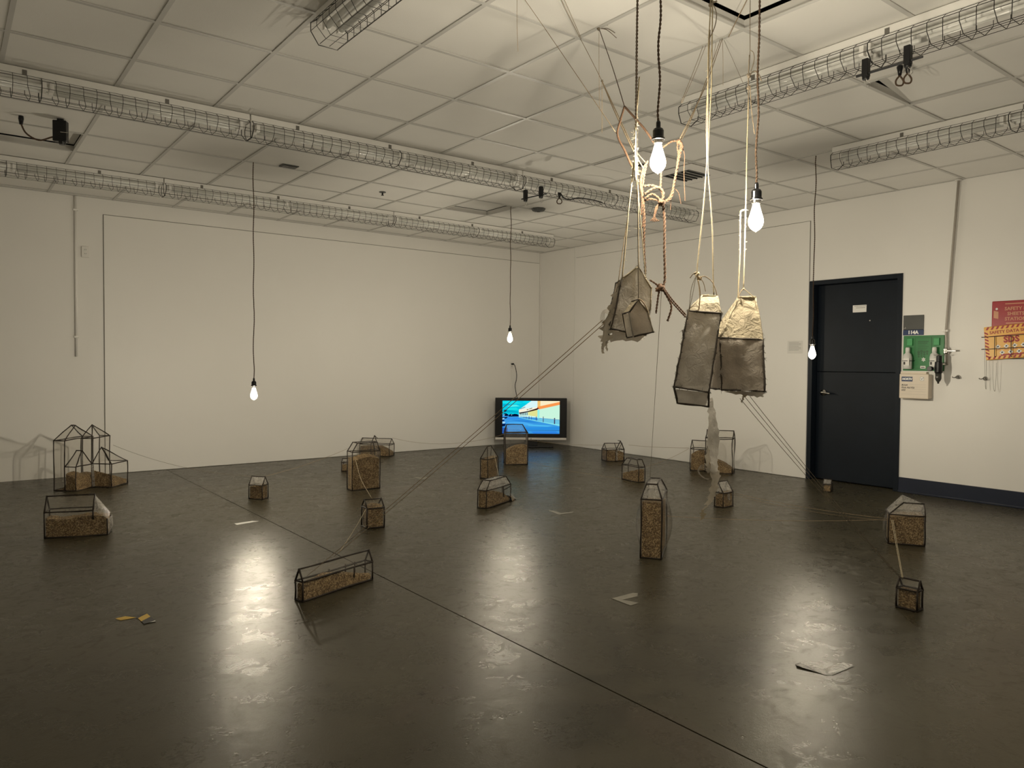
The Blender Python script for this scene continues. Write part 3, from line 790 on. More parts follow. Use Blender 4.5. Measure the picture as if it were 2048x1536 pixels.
# yellow binder in a wire rack
t = rw('sheet_binder', 'tilted yellow safety data sheets binder with striped border in a wire rack', 'binder', -6.615, 1.475)
yb = MB().box((-.215, -.055, -.145), (.30, -.03, .155)).build('binder_cover', M['yellow'], t, bev=0.006); yb.rotation_euler = (0, math.radians(-5), 0)
ys = MB()
def stripe(x, z, horiz):
    if horiz: ys.add([(x, -.0557, z - .012), (x + .018, -.0557, z - .012), (x + .034, -.0557, z + .014), (x + .016, -.0557, z + .014)], [(0, 1, 2, 3)])
    else: ys.add([(x, -.0557, z + .012), (x + .030, -.0557, z - .006), (x + .030, -.0557, z - .020), (x, -.0557, z - .003)], [(0, 1, 2, 3)])
for k in range(12): stripe(-.20 + k * .04, .138, True); stripe(-.20 + k * .04, -.128, True)
for k in range(8): stripe(-.212, .10 - k * .03, False); stripe(.268, .10 - k * .03, False)
ys.build('border_stripe', M['print_red'], yb)
lettering('SAFETY DATA SHEETS', .038, (-.17, -.056, .098), M['print_red'], yb, bold=.0008, sx=.98)
MB().box((-.17, -.0562, .062), (.24, -.0556, .068)).build('rule', M['print_red'], yb)
lettering('SDS', .074, (.0, -.056, .024), M['print_red'], yb, align='CENTER', bold=.0032)
for r_ in range(2):
    for k in range(5 if r_ == 0 else 4):
        cx, cz = -.11 + k * .066 + .03 * r_, -.032 - .054 * r_
        MB().add([(cx, -.0565, cz - .02), (cx + .022, -.0565, cz), (cx, -.0565, cz + .02), (cx - .022, -.0565, cz)], [(0, 1, 2, 3)]).build('hazard_diamond', M['print_white'], yb)
        MB().add([(cx - .008, -.057, cz - .006), (cx + .006, -.057, cz - .004), (cx + .009, -.057, cz + .006), (cx - .004, -.057, cz + .008)], [(0, 1, 2, 3)]).build('hazard_symbol', M['print_black'], yb)
        MB().box((cx - .018, -.0562, cz - .030), (cx + .018, -.0556, cz - .026)).build('caption', M['print_red'], yb)
MB().box((-.09, -.0562, -.112), (.13, -.0556, -.10)).build('caption', M['print_red'], yb)
rk = MB()
for z in (.04, -.07):
    rk.tube([(-.26 + (.02 if z < 0 else 0), -.005, z + .01), (-.235, -.07, z + .005), (.33, -.075, z + .035)], .0032, 6)
for x in (-.13, .0, .11, .14, .24):
    rk.tube([(x, -.07, .05), (x + .004, -.074, -.125), (x + .004, -.01, -.15)], .0032, 6)
rk.tube([(-.20, -.012, -.148), (.33, -.012, -.148)], .0032, 6)
rk.build('wire_rack', M['blackm'], t)
# bead chains
def chain(px0, px1, py0, py1, label, z_off=-.05):
    a, b, c = at_x(px0, py0, z_off), at_x(px1, py0 + 4, z_off), at_x((px0 + px1) / 2, py1, z_off)
    pts = smooth_path([a, lerp(a, c, .5) + Vector((0, (a.y - c.y) * .42, 0)), lerp(a, c, .93) + Vector((0, (a.y - c.y) * .35, 0)), c, lerp(b, c, .93) + Vector((0, (b.y - c.y) * .35, 0)), lerp(b, c, .5) + Vector((0, (b.y - c.y) * .42, 0)), b], 6)
    mb = MB(); mb.tube(pts, .0014, 4)
    for q in resample(pts, .0075): mb.add([q + Vector(d) * .0024 for d in ((1, 0, 0), (-1, 0, 0), (0, 1, 0), (0, -1, 0), (0, 0, 1), (0, 0, -1))], [(0, 2, 4), (2, 1, 4), (1, 3, 4), (3, 0, 4), (2, 0, 5), (1, 2, 5), (3, 1, 5), (0, 3, 5)])
    o = mb.build('bead_chain', M['dull_steel'])
    tag(origin_to(o, a), label, 'chain')
chain(1970.5, 1974, 673, 778, 'steel bead chain hanging from the left edge of the wire rack')
chain(1986, 1993, 722, 782, 'steel bead chain looping below the yellow binder')

# ------------------------------------------------------------------ pendant bulbs
def pendant(x, y, z, label, r=.0042, wav=.004):
    # z: middle of the glass
    t = thing('pendant_bulb', label, 'pendant lamp', (x, y, z), 0, 'bare pendant bulbs on braided cords')
    zt = z + .055
    c = MB()
    n = 26; L = ZC - .006 - zt - .06
    ph = RNG.uniform(0, 6)
    pts = [(wav * math.sin(ph + i * .9) * (1 if 0 < i < n else 0), wav * math.cos(ph * 2 + i * .7) * (1 if 0 < i < n else 0), .055 + .06 + L * i / n) for i in range(n + 1)]
    twist(c, pts, r, .032, 5)
    c.build('braided_cord', M['cord'], t, True)
    s = MB().lathe([(.006, .118), (.0085, .112), (.0085, .094), (.017, .089), (.0205, .082), (.0205, .058), (.0245, .055), (.0245, .049), (.020, .047)], 20)
    s.build('socket', M['black'], t, False)
    MB().lathe([(.0165, .05), (.0175, .046), (.0165, .042), (.0175, .038), (.0155, .034)], 16).build('screw_base', M['steel'], t, True)
    prof = [(.0135, .040), (.0145, .030), (.0185, .015), (.0245, -.004), (.0305, -.022), (.0325, -.036), (.030, -.050), (.022, -.063), (.011, -.071), (.005, -.074), (.002, -.079)]
    MB().lathe(prof, 20).build('bulb_glass', M['bulbglass'], t, True)
    MB().lathe([(r_ * .93, z_) for r_, z_ in prof[1:-1]], 16).build('inner_glow', M['bulbglow'], t, True)
    MB().lathe([(.004, .012), (.0085, .004), (.0095, -.02), (.0095, -.045), (.006, -.055), (.002, -.058)], 14).build('filament', M['filament'], t, True)
    return t
pendant(-5.392, -2.567, .985, 'leftmost bare bulb, hanging low before the board wall on a long cord')
pendant(-2.524, -2.525, 1.555, 'bare bulb hanging above the television in the far corner')
pendant(-1.795, -5.745, 1.38, 'bare bulb hanging in front of the door edge')
P1 = at_d(1316, 306, 2.78); P2 = at_d(1512, 425, 2.97)
pendant(P1.x, P1.y, P1.z, 'large bare bulb beside the frayed ropes, highest of the five', wav=.003)
pendant(P2.x, P2.y, P2.z, 'large bare bulb right of the hanging pieces, beside the pale twine', wav=.003)

# ------------------------------------------------------------------ television
tc_ = at_d(1062, 838, 11.1)
t = thing('television', 'flat television in the corner showing a blue street scene', 'television', (tc_.x, tc_.y, 0), math.radians(-37.4))
zc_ = tc_.z; W2, H2 = .533, .312
MB().box((-W2, 0, zc_ - H2 + .035), (W2, .075, zc_ + H2)).build('bezel', M['black'], t, bev=0.006)
MB().box((-W2 + .12, .075, zc_ - H2 + .09), (W2 - .12, .13, zc_ + H2 - .06)).build('back_cover', M['black'], t, bev=0.02)
MB().box((-W2 + .004, -.008, zc_ - H2), (W2 - .004, .06, zc_ - H2 + .034)).build('speaker_bar', M['silver'], t, bev=0.006)
MB().lathe([(.012, -.012), (.010, -.008)], 14, (.0, 0, zc_ - H2 + .017), axis='y').build('power_button', M['steel'], t)
MB().box((-.10, .02, .02), (.10, .09, zc_ - H2)).build('neck', M['black'], t, bev=0.005)
MB().box((-.33, -.08, 0), (.33, .20, .022)).build('stand', M['black'], t, bev=0.008)
SW, SH = .425, .244; sx0, sz0 = .0, zc_ + .026
scr_m = {}
def scol(r, g, b, k=1.0):
    key = (r, g, b, k)
    if key not in scr_m: scr_m[key] = emit('screen_light', tuple((c / 255) ** 2.2 for c in (r, g, b)), SCREEN_GAIN * k)
    return scr_m[key]
SCR = []
def spoly(pts, c, k=1.0):
    # pts in the picture's own units: 0..1390 across, 0..785 down
    SCR.append((pts, scol(*c, k)))
spoly([(0, 0), (1390, 0), (1390, 785), (0, 785)], (60, 150, 225))
# sky, bands of cloud
spoly([(0, 0), (700, 0), (560, 120), (400, 220), (400, 330), (0, 330)], (15, 200, 225))
for pts, c in (([(0, 20), (300, 10), (480, 60), (250, 75), (0, 60)], (30, 225, 235)), ([(60, 110), (330, 95), (420, 130), (180, 150)], (90, 235, 235)),
               ([(0, 90), (120, 80), (210, 110), (30, 130)], (8, 165, 205)), ([(100, 180), (330, 165), (400, 215), (140, 225)], (30, 225, 230)),
               ([(0, 220), (220, 225), (390, 260), (390, 290), (60, 280)], (10, 170, 200)), ([(520, 0), (700, 0), (600, 70), (470, 45)], (20, 215, 235))):
    spoly(pts, c)
# building walls
spoly([(700, 0), (1390, 0), (1390, 470), (860, 400), (400, 380), (400, 215)], (205, 245, 235))
spoly([(700, 0), (850, 0), (850, 130), (400, 270), (400, 215), (560, 120)], (215, 245, 248))
spoly([(850, 0), (920, 0), (920, 150), (850, 140)], (240, 190, 110))
spoly([(920, 0), (1390, 0), (1390, 30), (920, 130)], (250, 235, 195))
spoly([(850, 140), (1390, 20), (1390, 90), (900, 200), (850, 190)], (250, 150, 80))
spoly([(400, 215), (840, 150), (840, 195), (400, 280)], (250, 240, 215))
spoly([(620, 250), (850, 200), (850, 380), (620, 345)], (225, 225, 145))
spoly([(850, 200), (900, 215), (900, 440), (850, 420)], (150, 240, 230))
spoly([(900, 200), (1390, 90), (1390, 440), (900, 390)], (200, 245, 220))
spoly([(400, 280), (620, 250), (620, 345), (400, 390)], (190, 230, 225))
# awning and shop lettering, too small to read
spoly([(395, 285), (620, 245), (840, 175), (880, 190), (840, 215), (620, 270), (420, 310)], (70, 25, 30), .5)
spoly([(840, 175), (850, 150), (900, 190), (880, 195)], (160, 60, 40))
for k in range(8): spoly([(435 + k * 15, 190 - k * 6), (447 + k * 15, 185 - k * 6), (447 + k * 15, 198 - k * 6 + k), (435 + k * 15, 203 - k * 6)], (35, 45, 70), .5)
for k in range(9):
    if k != 3: spoly([(590 + k * 15, 208 - k * 5), (602 + k * 15, 203 - k * 5), (602 + k * 15, 222 - k * 5), (590 + k * 15, 226 - k * 5)], (30, 25, 40), .5)
for k in range(5): spoly([(430 + k * 40, 300 - k * 5), (446 + k * 40, 298 - k * 5), (446 + k * 40, 340), (430 + k * 40, 345)], (30, 80, 100), .6)
# trees and parked cars
for pts in ([(150, 350), (200, 310), (250, 325), (300, 312), (360, 320), (395, 345), (395, 375), (150, 380)], [(30, 310), (90, 300), (140, 330), (150, 360), (60, 370), (20, 345)],
            [(30, 225), (80, 215), (110, 245), (70, 260), (60, 300), (52, 300), (55, 255)], [(0, 400), (60, 395), (130, 380), (110, 425), (40, 430), (0, 425)]):
    spoly(pts, (8, 30, 70), .7)
for pts in ([(0, 420), (50, 415), (45, 440), (0, 450)], [(0, 500), (70, 505), (60, 540), (0, 545)], [(20, 335), (60, 330), (55, 350), (20, 352)], [(205, 325), (240, 340), (215, 350)]):
    spoly(pts, (170, 215, 240))
spoly([(0, 455), (55, 458), (40, 490), (0, 495)], (10, 40, 100)); spoly([(0, 555), (90, 550), (60, 610), (0, 620)], (10, 30, 80), .8)
# asphalt, kerb and fence posts
for pts, c in (([(390, 390), (1390, 560), (1390, 600), (900, 500), (400, 402)], (130, 225, 235)), ([(850, 410), (1390, 450), (1390, 560), (870, 480)], (110, 195, 225)),
               ([(100, 410), (390, 400), (560, 440), (120, 450)], (50, 140, 235)), ([(80, 520), (500, 500), (900, 600), (300, 580)], (75, 170, 240)),
               ([(500, 640), (1390, 620), (1390, 690), (560, 690)], (45, 140, 225)), ([(0, 700), (1390, 700), (1390, 712), (0, 706)], (30, 85, 160)),
               ([(200, 460), (620, 470), (900, 530), (420, 500)], (45, 130, 215)), ([(600, 560), (1250, 590), (1100, 615), (640, 600)], (80, 185, 240)),
               ([(0, 640), (130, 650), (130, 780), (0, 785)], (45, 90, 175)), ([(700, 730), (1300, 725), (1390, 785), (760, 785)], (50, 130, 225))):
    spoly(pts, c)
for x, y0, y1, w in ((520, 370, 420, 8), (560, 372, 425, 8), (590, 374, 428, 7), (640, 368, 440, 14), (700, 375, 450, 10), (815, 372, 470, 14), (985, 375, 508, 16), (1255, 405, 550, 26)):
    spoly([(x, y0), (x + w, y0), (x + w, y1), (x, y1)], (80, 65, 110), .7)
spoly([(980, 412), (1390, 445), (1390, 455), (980, 420)], (80, 130, 170))
sm = MB(); mats = []
for k, (pts, m_) in enumerate(SCR):
    if m_ not in mats: mats.append(m_)
    y = -.0012 - .00004 * k
    sm.add([(sx0 - SW + 2 * SW * u / 1390, y, sz0 + SH - 2 * SH * v / 785) for u, v in pts], [tuple(range(len(pts)))], mats.index(m_))
sm.build('screen', mats, t)

# ------------------------------------------------------------------ wire-framed houses filled with grain
YAW0 = math.atan2(-.607, .794)
HG = 'grain-filled wire houses on the floor'
def rod(a, b, parent, r=.0048, bend=.003, m='rod', name='rod', n=6):
    a, b = Vector(a), Vector(b); L = (b - a).length
    if L < 1e-4: return
    k = max(2, min(7, int(L / .05)))
    d = (b - a) / L; o = d.orthogonal().normalized(); o2 = d.cross(o); p1, p2 = RNG.uniform(0, 6), RNG.uniform(0, 6)
    pts = []
    for i in range(k + 1):
        t = i / k; w = math.sin(PI * t) * bend * min(1, L / .2)
        pts.append(lerp(a - d * r * .6, b + d * r * .6, t) + o * w * math.sin(p1 + 3 * t) + o2 * w * math.sin(p2 + 3 * t))
    MB().tube(pts, [r * RNG.uniform(.85, 1.15) for _ in pts], n).build(name, M[m], parent, True)
def pane(q, parent, m='film', bulge=0.0, nu=7, amp=.0022, name='film_pane'):
    a, b, c, d = [Vector(x) for x in q]
    nrm = ((b - a).cross(d - a) if (d - a).length > 1e-6 else (b - a).cross(c - a)).normalized(); s = RNG.uniform(0, 50); rows = []
    for i in range(nu + 1):
        r = []
        for j in range(nu + 1):
            u, v = j / nu, i / nu
            p = lerp(lerp(a, b, u), lerp(d, c, u), v)
            e = math.sin(PI * u) * math.sin(PI * v)
            p += nrm * (bulge * e + amp * fn(p.x + s, p.y, p.z, 22) * min(1, 3 * e))
            r.append(p)
        rows.append(r)
    MB().grid(rows).build(name, M[m], parent, True)
def grain(parent, L, W, top, cx=0, cy=0, nx=18, ny=10, inset=.007, noise_amp=.006, name='grain_fill', z0=.004):
    s = RNG.uniform(0, 90); mb = MB(); rows = []
    hx, hy = L / 2 - inset, W / 2 - inset
    for j in range(ny + 1):
        r = []
        for i in range(nx + 1):
            u, v = -1 + 2 * i / nx, -1 + 2 * j / ny
            z = max(z0 + .004, top(u, v) + noise_amp * fn(u * L + s, v * W, 0, 26))
            r.append((cx + u * hx, cy + v * hy, z))
        rows.append(r)
    mb.grid(rows)
    for edge in ([rows[0][i] for i in range(nx + 1)], [rows[j][nx] for j in range(ny + 1)], [rows[ny][nx - i] for i in range(nx + 1)], [rows[ny - j][0] for j in range(ny + 1)]):
        base = [(x, y, z0) for x, y, z in edge]
        mid = [(x, y, (z + z0) / 2) for x, y, z in edge]
        mb.grid([base, mid, edge])
    mb.add([(cx - hx, cy - hy, z0), (cx + hx, cy - hy, z0), (cx + hx, cy + hy, z0), (cx - hx, cy + hy, z0)], [(3, 2, 1, 0)])
    o = mb.build(name, M['grain'], parent, True); o['kind'] = 'stuff'
    return o
def vol(L, W, hw, hr, lt, wt, ox=0, oy=0, cx=0, cy=0):
    S = [(-1, -1), (1, -1), (1, 1), (-1, 1)]; d = {}
    for i, (s, t_) in enumerate(S):
        d['b%d' % i] = Vector((cx + s * L / 2, cy + t_ * W / 2, .005))
        d['w%d' % i] = Vector((cx + s * L / 2, cy + t_ * W / 2, hw))
        d['t%d' % i] = Vector((cx + ox + s * lt / 2, cy + oy + t_ * wt / 2, hr))
    return d
def house_volume(t, d, wt, lt, r=.0048, film='film', roof_film=None, bend=.003, skip=(), bulges={}):
    roof_film = roof_film or film
    E_ = [('b0', 'b1'), ('b1', 'b2'), ('b2', 'b3'), ('b3', 'b0'), ('w0', 'w1'), ('w1', 'w2'), ('w2', 'w3'), ('w3', 'w0')]
    E_ += [('b%d' % i, 'w%d' % i) for i in range(4)] + [('w%d' % i, 't%d' % i) for i in range(4)]
    E_ += [('t0', 't1')] if wt < .004 else [('t0', 't1'), ('t1', 't2'), ('t2', 't3'), ('t3', 't0')]
    if lt < .004 and wt < .004: E_ = E_[:-1]
    for a, b in E_:
        if a + b not in skip: rod(d[a], d[b], t, r, bend)
    F_ = [(('b0', 'b1', 'w1', 'w0'), film), (('b1', 'b2', 'w2', 'w1'), film), (('b2', 'b3', 'w3', 'w2'), film), (('b3', 'b0', 'w0', 'w3'), film),
          (('w0', 'w1', 't1', 't0'), roof_film), (('w1', 'w2', 't2', 't1'), roof_film), (('w2', 'w3', 't3', 't2'), roof_film), (('w3', 'w0', 't0', 't3'), roof_film)]
    if wt >= .004: F_.append((('t0', 't1', 't2', 't3'), roof_film))
    for k, (q, f) in enumerate(F_):
        key = ''.join(q)
        if key in skip: continue
        pane([d[x] for x in q], t, f, bulges.get(key, 0.0))
def house(label, P, top, r=.0048, film='film', roof_film=None, bend=.003, skip=(), bulges={}, inset=.007, amp=.006):
    x, y, th, L, W, hw, hr, lt, wt, ox, oy = P
    t = thing('wire_house', label, 'wire house', (x, y, 0), YAW0 + th, HG)
    d = vol(L, W, hw, hr, lt, wt, ox, oy)
    house_volume(t, d, wt, lt, r, film, roof_film, bend, skip, bulges)
    if top: grain(t, L, W, top, inset=inset, noise_amp=amp)
    return t, d

# long low house left of centre front (grain sloping to the right)
t, d = house('long narrow wire house with grain sloping down to the right, on the floor joint', (-5.872, -5.362, .966, .501, .059, .106, .170, .501, 0, 0, 0),
             lambda u, v: .103 + .012 * math.sin(2 + 3 * u) - .052 * max(0, (u + .35) / 1.35) - .01 * v * v, r=.0055)
for uu in (-.02, .10, .17): rod((uu * 1.0, .0295, .112), (uu, .0295, .05), t, .004)
rod((.11, -.0295, .106), (.11, -.0295, .05), t, .0045)
# low house at the far left front
t, d = house('low wide wire house with a broken film end, nearest the left edge', (-6.815, -3.074, .326, .393, .138, .182, .285, .303, 0, -.045, 0),
             lambda u, v: .135 + .012 * math.sin(3 * u) - .006 * u, r=.0055, skip=('w2w3t3t2', 'w0w1t1t0', 'b1b2w2w1', 'w1w2t2t1', 'b1w1', 'b2w2', 'w0w1', 'w2w3', 'w1t1', 'w2t2', 'w1w2'))
ex = .1065
for s in (-1, 1):
    rod((-.1965, s * .069, .182), (ex, s * .069, .182), t, .0055); rod((ex, s * .069, .182), (ex, s * .069, .12), t, .0055); rod((ex, 0, .285), (ex, s * .069, .182), t, .0055)
    rod((.1965, s * .069, .005), (.1965, s * .069, .115), t, .005)
for s in (-1, 1): pane([(-.1965, s * .069, .182), (ex, s * .069, .182), (ex, 0, .285), (-.1965, 0, .285)], t)
pane([(ex, 0, .285), (ex, .069, .182), (.215, .072, .125), (.205, .0, .15)], t, 'milky', .01)
pane([(ex, -.069, .182), (ex, 0, .285), (.205, 0, .15), (.2, -.069, .118)], t, 'milky', -.008)
pane([(.1965, -.069, .005), (.1965, .069, .005), (.21, .072, .12), (.2, -.069, .118)], t, 'milky', .022)
# joined cluster at left
HX, HY, HTH = -6.742, -.91, -.73
t = thing('wire_house', 'cluster of four joined wire houses with peaked roofs, tallest at far left', 'wire house', (HX, HY, 0), HTH, HG)
b_, c_, d_, e_, f_, g_, hT, hS = .22, .421, .241, .504, .424, .529, .481, .232
m_ = b_ / 2
def multi(t, R, R2, E_, F_, r=.0052):
    for a, b in E_: rod(R[a], R[b], t, r, .004)
    for q in F_: pane([R[x] for x in q], t)
Q = {}
for n_, u, v in (('A', 0, 0), ('B', m_, 0), ('C', m_, f_), ('D', 0, f_), ('N', b_, 0), ('K', b_, d_), ('J', m_, d_), ('M', c_, d_), ('Q', c_, e_), ('P', b_, e_), ('R', b_, g_), ('S', m_, g_)):
    for z, k in ((.005, '0'), (hS, '1'), (hT, '2')): Q[n_ + k] = Vector((u, v, z))
Q['ra'] = Vector((.045, f_ / 2 - .02, .613)); Q['rb'] = Vector((.092, f_ / 2 - .03, .613)); Q['ta'] = Vector((.128, (d_ + g_) / 2, .602))
Q['s_a'] = Vector((m_ + .035, d_ / 2, .376)); Q['s_b'] = Vector((b_ - .02, d_ / 2, .376)); Q['ua'] = Vector((b_ + .025, (d_ + e_) / 2 - .02, .382))
multi(t, Q, None,
      [('A0', 'B0'), ('B0', 'N0'), ('A0', 'A2'), ('B0', 'B2'), ('C0', 'C2'), ('D0', 'D2'), ('A0', 'D0'), ('D0', 'C0'), ('A2', 'B2'), ('B2', 'C2'), ('C2', 'D2'), ('D2', 'A2'), ('A2', 'ra'), ('D2', 'ra'), ('B2', 'rb'), ('C2', 'rb'), ('ra', 'rb'),
       ('N0', 'N1'), ('B1', 'N1'), ('N1', 'K1'), ('N0', 'K0'), ('K0', 'K2'), ('B1', 's_a'), ('N1', 's_b'), ('K1', 's_b'), ('s_a', 's_b'),
       ('J2', 'K2'), ('K2', 'R2'), ('R2', 'S2'), ('J0', 'J2'), ('R0', 'R2'), ('J2', 'ta'), ('K2', 'ta'), ('R2', 'ta'), ('S2', 'ta'), ('S0', 'S2'),
       ('K0', 'M0'), ('M0', 'Q0'), ('M0', 'M1'), ('Q0', 'Q1'), ('K1', 'M1'), ('M1', 'Q1'), ('Q1', 'P1'), ('K1', 'ua'), ('M1', 'ua'), ('Q1', 'ua'), ('P1', 'ua')],
      [('A0', 'B0', 'B2', 'A2'), ('A0', 'D0', 'D2', 'A2'), ('B1', 'J1', 'J2', 'B2'), ('D0', 'C0', 'C2', 'D2'), ('A2', 'B2', 'rb', 'ra'), ('B2', 'C2', 'rb', 'rb'), ('C2', 'D2', 'ra', 'rb'), ('D2', 'A2', 'ra', 'ra'),
       ('B0', 'N0', 'N1', 'B1'), ('N0', 'K0', 'K1', 'N1'), ('B1', 'N1', 's_b', 's_a'), ('N1', 'K1', 's_b', 's_b'),
       ('J1', 'K1', 'K2', 'J2'), ('K1', 'P1', 'R2', 'K2'), ('J2', 'K2', 'ta', 'ta'), ('K2', 'R2', 'ta', 'ta'), ('R2', 'S2', 'ta', 'ta'), ('S0', 'R0', 'R2', 'S2'),
       ('K0', 'M0', 'M1', 'K1'), ('M0', 'Q0', 'Q1', 'M1'), ('K1', 'M1', 'ua', 'ua'), ('M1', 'Q1', 'ua', 'ua'), ('Q1', 'P1', 'ua', 'ua')])
grain(t, m_ + .10, .40, lambda u, v: .155 * max(0, 1 - .5 * (u - .5) ** 2 - .45 * v * v) * (.62 + .38 * min(1, (u + 1.0) / .9)), cx=m_ - .0, cy=.21, inset=.01)
grain(t, m_ + .005, d_, lambda u, v: .155 - .03 * (v + .3) ** 2 - .02 * u, cx=m_ * 1.5, cy=d_ / 2)
grain(t, c_ - b_, e_ - d_, lambda u, v: .105 - .04 * v - .02 * u, cx=(b_ + c_) / 2, cy=(d_ + e_) / 2)
pane([Q['K0'] + Vector((.002, -.004, 0)), Q['K0'] + Vector((.03, -.002, 0)), Q['K1'] + Vector((.02, -.004, 0)), Q['K1'] + Vector((-.004, -.006, 0))], t, 'milky')
# big jar-like house
house('large flat-topped wire house full of grain, left of the strings', (-4.281, -2.465, .603, .290, .126, .375, .461, .209, .114, .012, -.005),
      lambda u, v: .318 + .012 * math.sin(3 * u + 1) + .01 * v, film='film', skip=())
# house behind it
t, d = house('wire house with a cross gable beside the board wall, behind the large flat-topped one', (-2.960, -.176, -.219, .418, .174, .155, .231, .418, 0, 0, 0),
             lambda u, v: .125 - .075 * max(0, (u - .25) / .75) ** 1.2)
for s in (-1, 1): rod((-.0 + s * .05, -.087, .155), (.0, -.087, .275), t, .0048); rod((s * .05, -.087, .155), (s * .05, -.087, .005), t)
rod((0, -.087, .275), (0, .0, .236), t)
pane([(-.05, -.088, .155), (.05, -.088, .155), (0, -.088, .275), (0, -.088, .275)], t)
house('tiny wire house half hidden behind the large flat-topped one', (-3.883, -1.271, -.011, .140, .100, .103, .142, .140, 0, 0, 0), lambda u, v: .075, film='film', roof_film='milky')
house('small dark wire house alone on the floor near the joint, left', (-5.298, -2.404, -.235, .136, .096, .128, .204, .136, 0, 0, 0), lambda u, v: .122 + .01 * u, film='film', roof_film='milky', r=.0045)
house('small wire house heaped with grain above its eaves, left of the strings', (-4.985, -4.055, .542, .135, .121, .153, .212, .135, 0, 0, 0), lambda u, v: .150 + .030 * (1 - v * v) * (1 - .4 * u * u), r=.0055)
house('slim corner-on wire house with a pointed top, left of the television house', (-2.833, -2.573, 1.070, .226, .095, .212, .344, .083, 0, 0, 0), lambda u, v: .215 + .01 * u, roof_film='film')
house('tall wire house standing in front of the television screen', (-1.950, -1.905, .129, .278, .124, .396, .493, .199, 0, -.018, 0), lambda u, v: .205 + .035 * u + .03 * (1 - u * u), r=.006)
# burst house
t, d = house('burst wire house with a milky flat top, grain spilling out right', (-3.702, -3.866, 1.066, .430, .087, .156, .234, .282, .073, 0, 0),
             lambda u, v: .150 + .012 * math.sin(4 * u) - .115 * max(0, (u + .35) / 1.35) ** .9, roof_film='milky', skip=('b1b2w2w1',))
sp = MB(); rows = []
for j in range(9):
    r_ = []
    for i in range(11):
        u = i / 10; v = -1 + 2 * j / 8
        r_.append((.205 + .11 * u - .03 * u * abs(v), -.02 + v * (.05 - .015 * u), max(.003, (.052 - .03 * u) * math.sqrt(max(0, 1 - v * v)) * (1 - u ** 4) + .004 * fn(u, v, 3, 6))))
    rows.append(r_)
o = sp.grid(rows).build('spilled_grain', M['grain'], t, True); o['kind'] = 'stuff'
pane([(.2, -.07, .004), (.315, -.045, .004), (.30, -.02, .045), (.2, -.05, .075)], t, 'milky', .006)
rod((.285, -.055, .006), (.325, -.01, .010), t, .005)
rod((.08, -.0435, .156), (.09, -.0435, .06), t, .0045); rod((.09, -.0435, .12), (.205, -.0435, .135), t, .0045)
# house with cross gable by the right wall
t, d = house('wire house with a cross gable at its right end, against the far right wall', (-.686, -2.329, .263, .244, .160, .148, .225, .244, 0, 0, 0), lambda u, v: .128 + .012 * math.sin(3 * u) - .02 * u)
for s in (-1, 1): rod((.062 + s * .055, -.081, .148), (.067, -.081, .262), t); rod((.062 + s * .055, -.081, .148), (.062 + s * .055, -.081, .005), t)
rod((.067, -.081, .262), (.067, 0, .258), t); rod((.02, 0, .225), (.02, -.08, .148), t)
pane([(.007, -.082, .148), (.117, -.082, .148), (.067, -.082, .262), (.067, -.082, .262)], t)
pane([(.0, -.083, .01), (.03, -.085, .01), (.028, -.085, .145), (.004, -.083, .145)], t, 'milky')
house('flat-topped wire house with a glinting film front, between the far and near right houses', (-1.694, -3.639, -1.006, .267, .087, .160, .238, .164, .069, .005, .006), lambda u, v: .105 + .035 * u, roof_film='film')
house('tall narrow wire house packed with grain, film bulging at its sides, right of centre', (-3.803, -5.819, -.279, .133, .406, .384, .472, .071, .265, -.005, 0), lambda u, v: .345 - .02 * v,
      roof_film='milky', bulges={'b1b2w2w1': .055, 'b3b0w0w3': .055}, r=.0055)
# L-shaped pair
t, d = house('tall and low wire houses joined in one, behind the hanging gauze strip', (-.404, -3.787, -.485, .305, .142, .401, .490, .305, 0, 0, 0), lambda u, v: .16 - .11 * (u + 1) / 2 + .03 * (1 - u * u), r=.0055, bend=.008)
lx, ly = -.404 + .305 * 0, 0
ca, sa = math.cos(YAW0 - .485), math.sin(YAW0 - .485)
dx_, dy_ = -.445 + .404, -3.533 + 3.787
cx_, cy_ = dx_ * ca + dy_ * sa, -dx_ * sa + dy_ * ca
d2 = vol(.192, .150, .255, .351, .192, 0, cx=cx_, cy=cy_)
house_volume(t, d2, 0, .192, .0052, bend=.004)
grain(t, .192, .150, lambda u, v: .235 - .05 * u * u, cx=cx_, cy=cy_)
t, d = house('small wire house with a smeared film front under the gauze strip end', (-2.096, -5.106, .730, .156, .088, .130, .222, .140, 0, 0, .014), lambda u, v: .125 - .02 * v, roof_film='milky')
pane([(-.01, -.046, .07), (.03, -.047, .05), (.035, -.04, .16), (-.005, -.03, .185)], t, 'milky')
house('tiny wire house on the floor against the navy door', (-.582, -5.218, -.558, .075, .094, .076, .121, .075, 0, 0, 0), lambda u, v: .055, r=.004, roof_film='milky')
t, d = house('squat wire house under a crumpled film tent, tied by strings, right', (-2.139, -6.689, -.377, .227, .200, .211, .281, .129, 0, .052, 0), lambda u, v: .198 + .008 * u, roof_film='milky',
             bulges={'b3b0w0w3': .03}, r=.005)
apx = Vector((-.02, .02, .335))
for q in (('w0', 't0'), ('w3', 't3')): pane([d[q[0]], d[q[1]], apx, apx], t, 'milky')
pane([d['w0'], apx, d['w3'], d['w3']], t, 'milky'); pane([d['t0'], d['t1'], apx, apx], t, 'milky')
house('smallest near wire house with thick dark bars, at the end of the double string', (-3.614, -7.396, -.867, .101, .067, .104, .154, .101, 0, 0, 0), lambda u, v: .098, r=.0055, film='film')

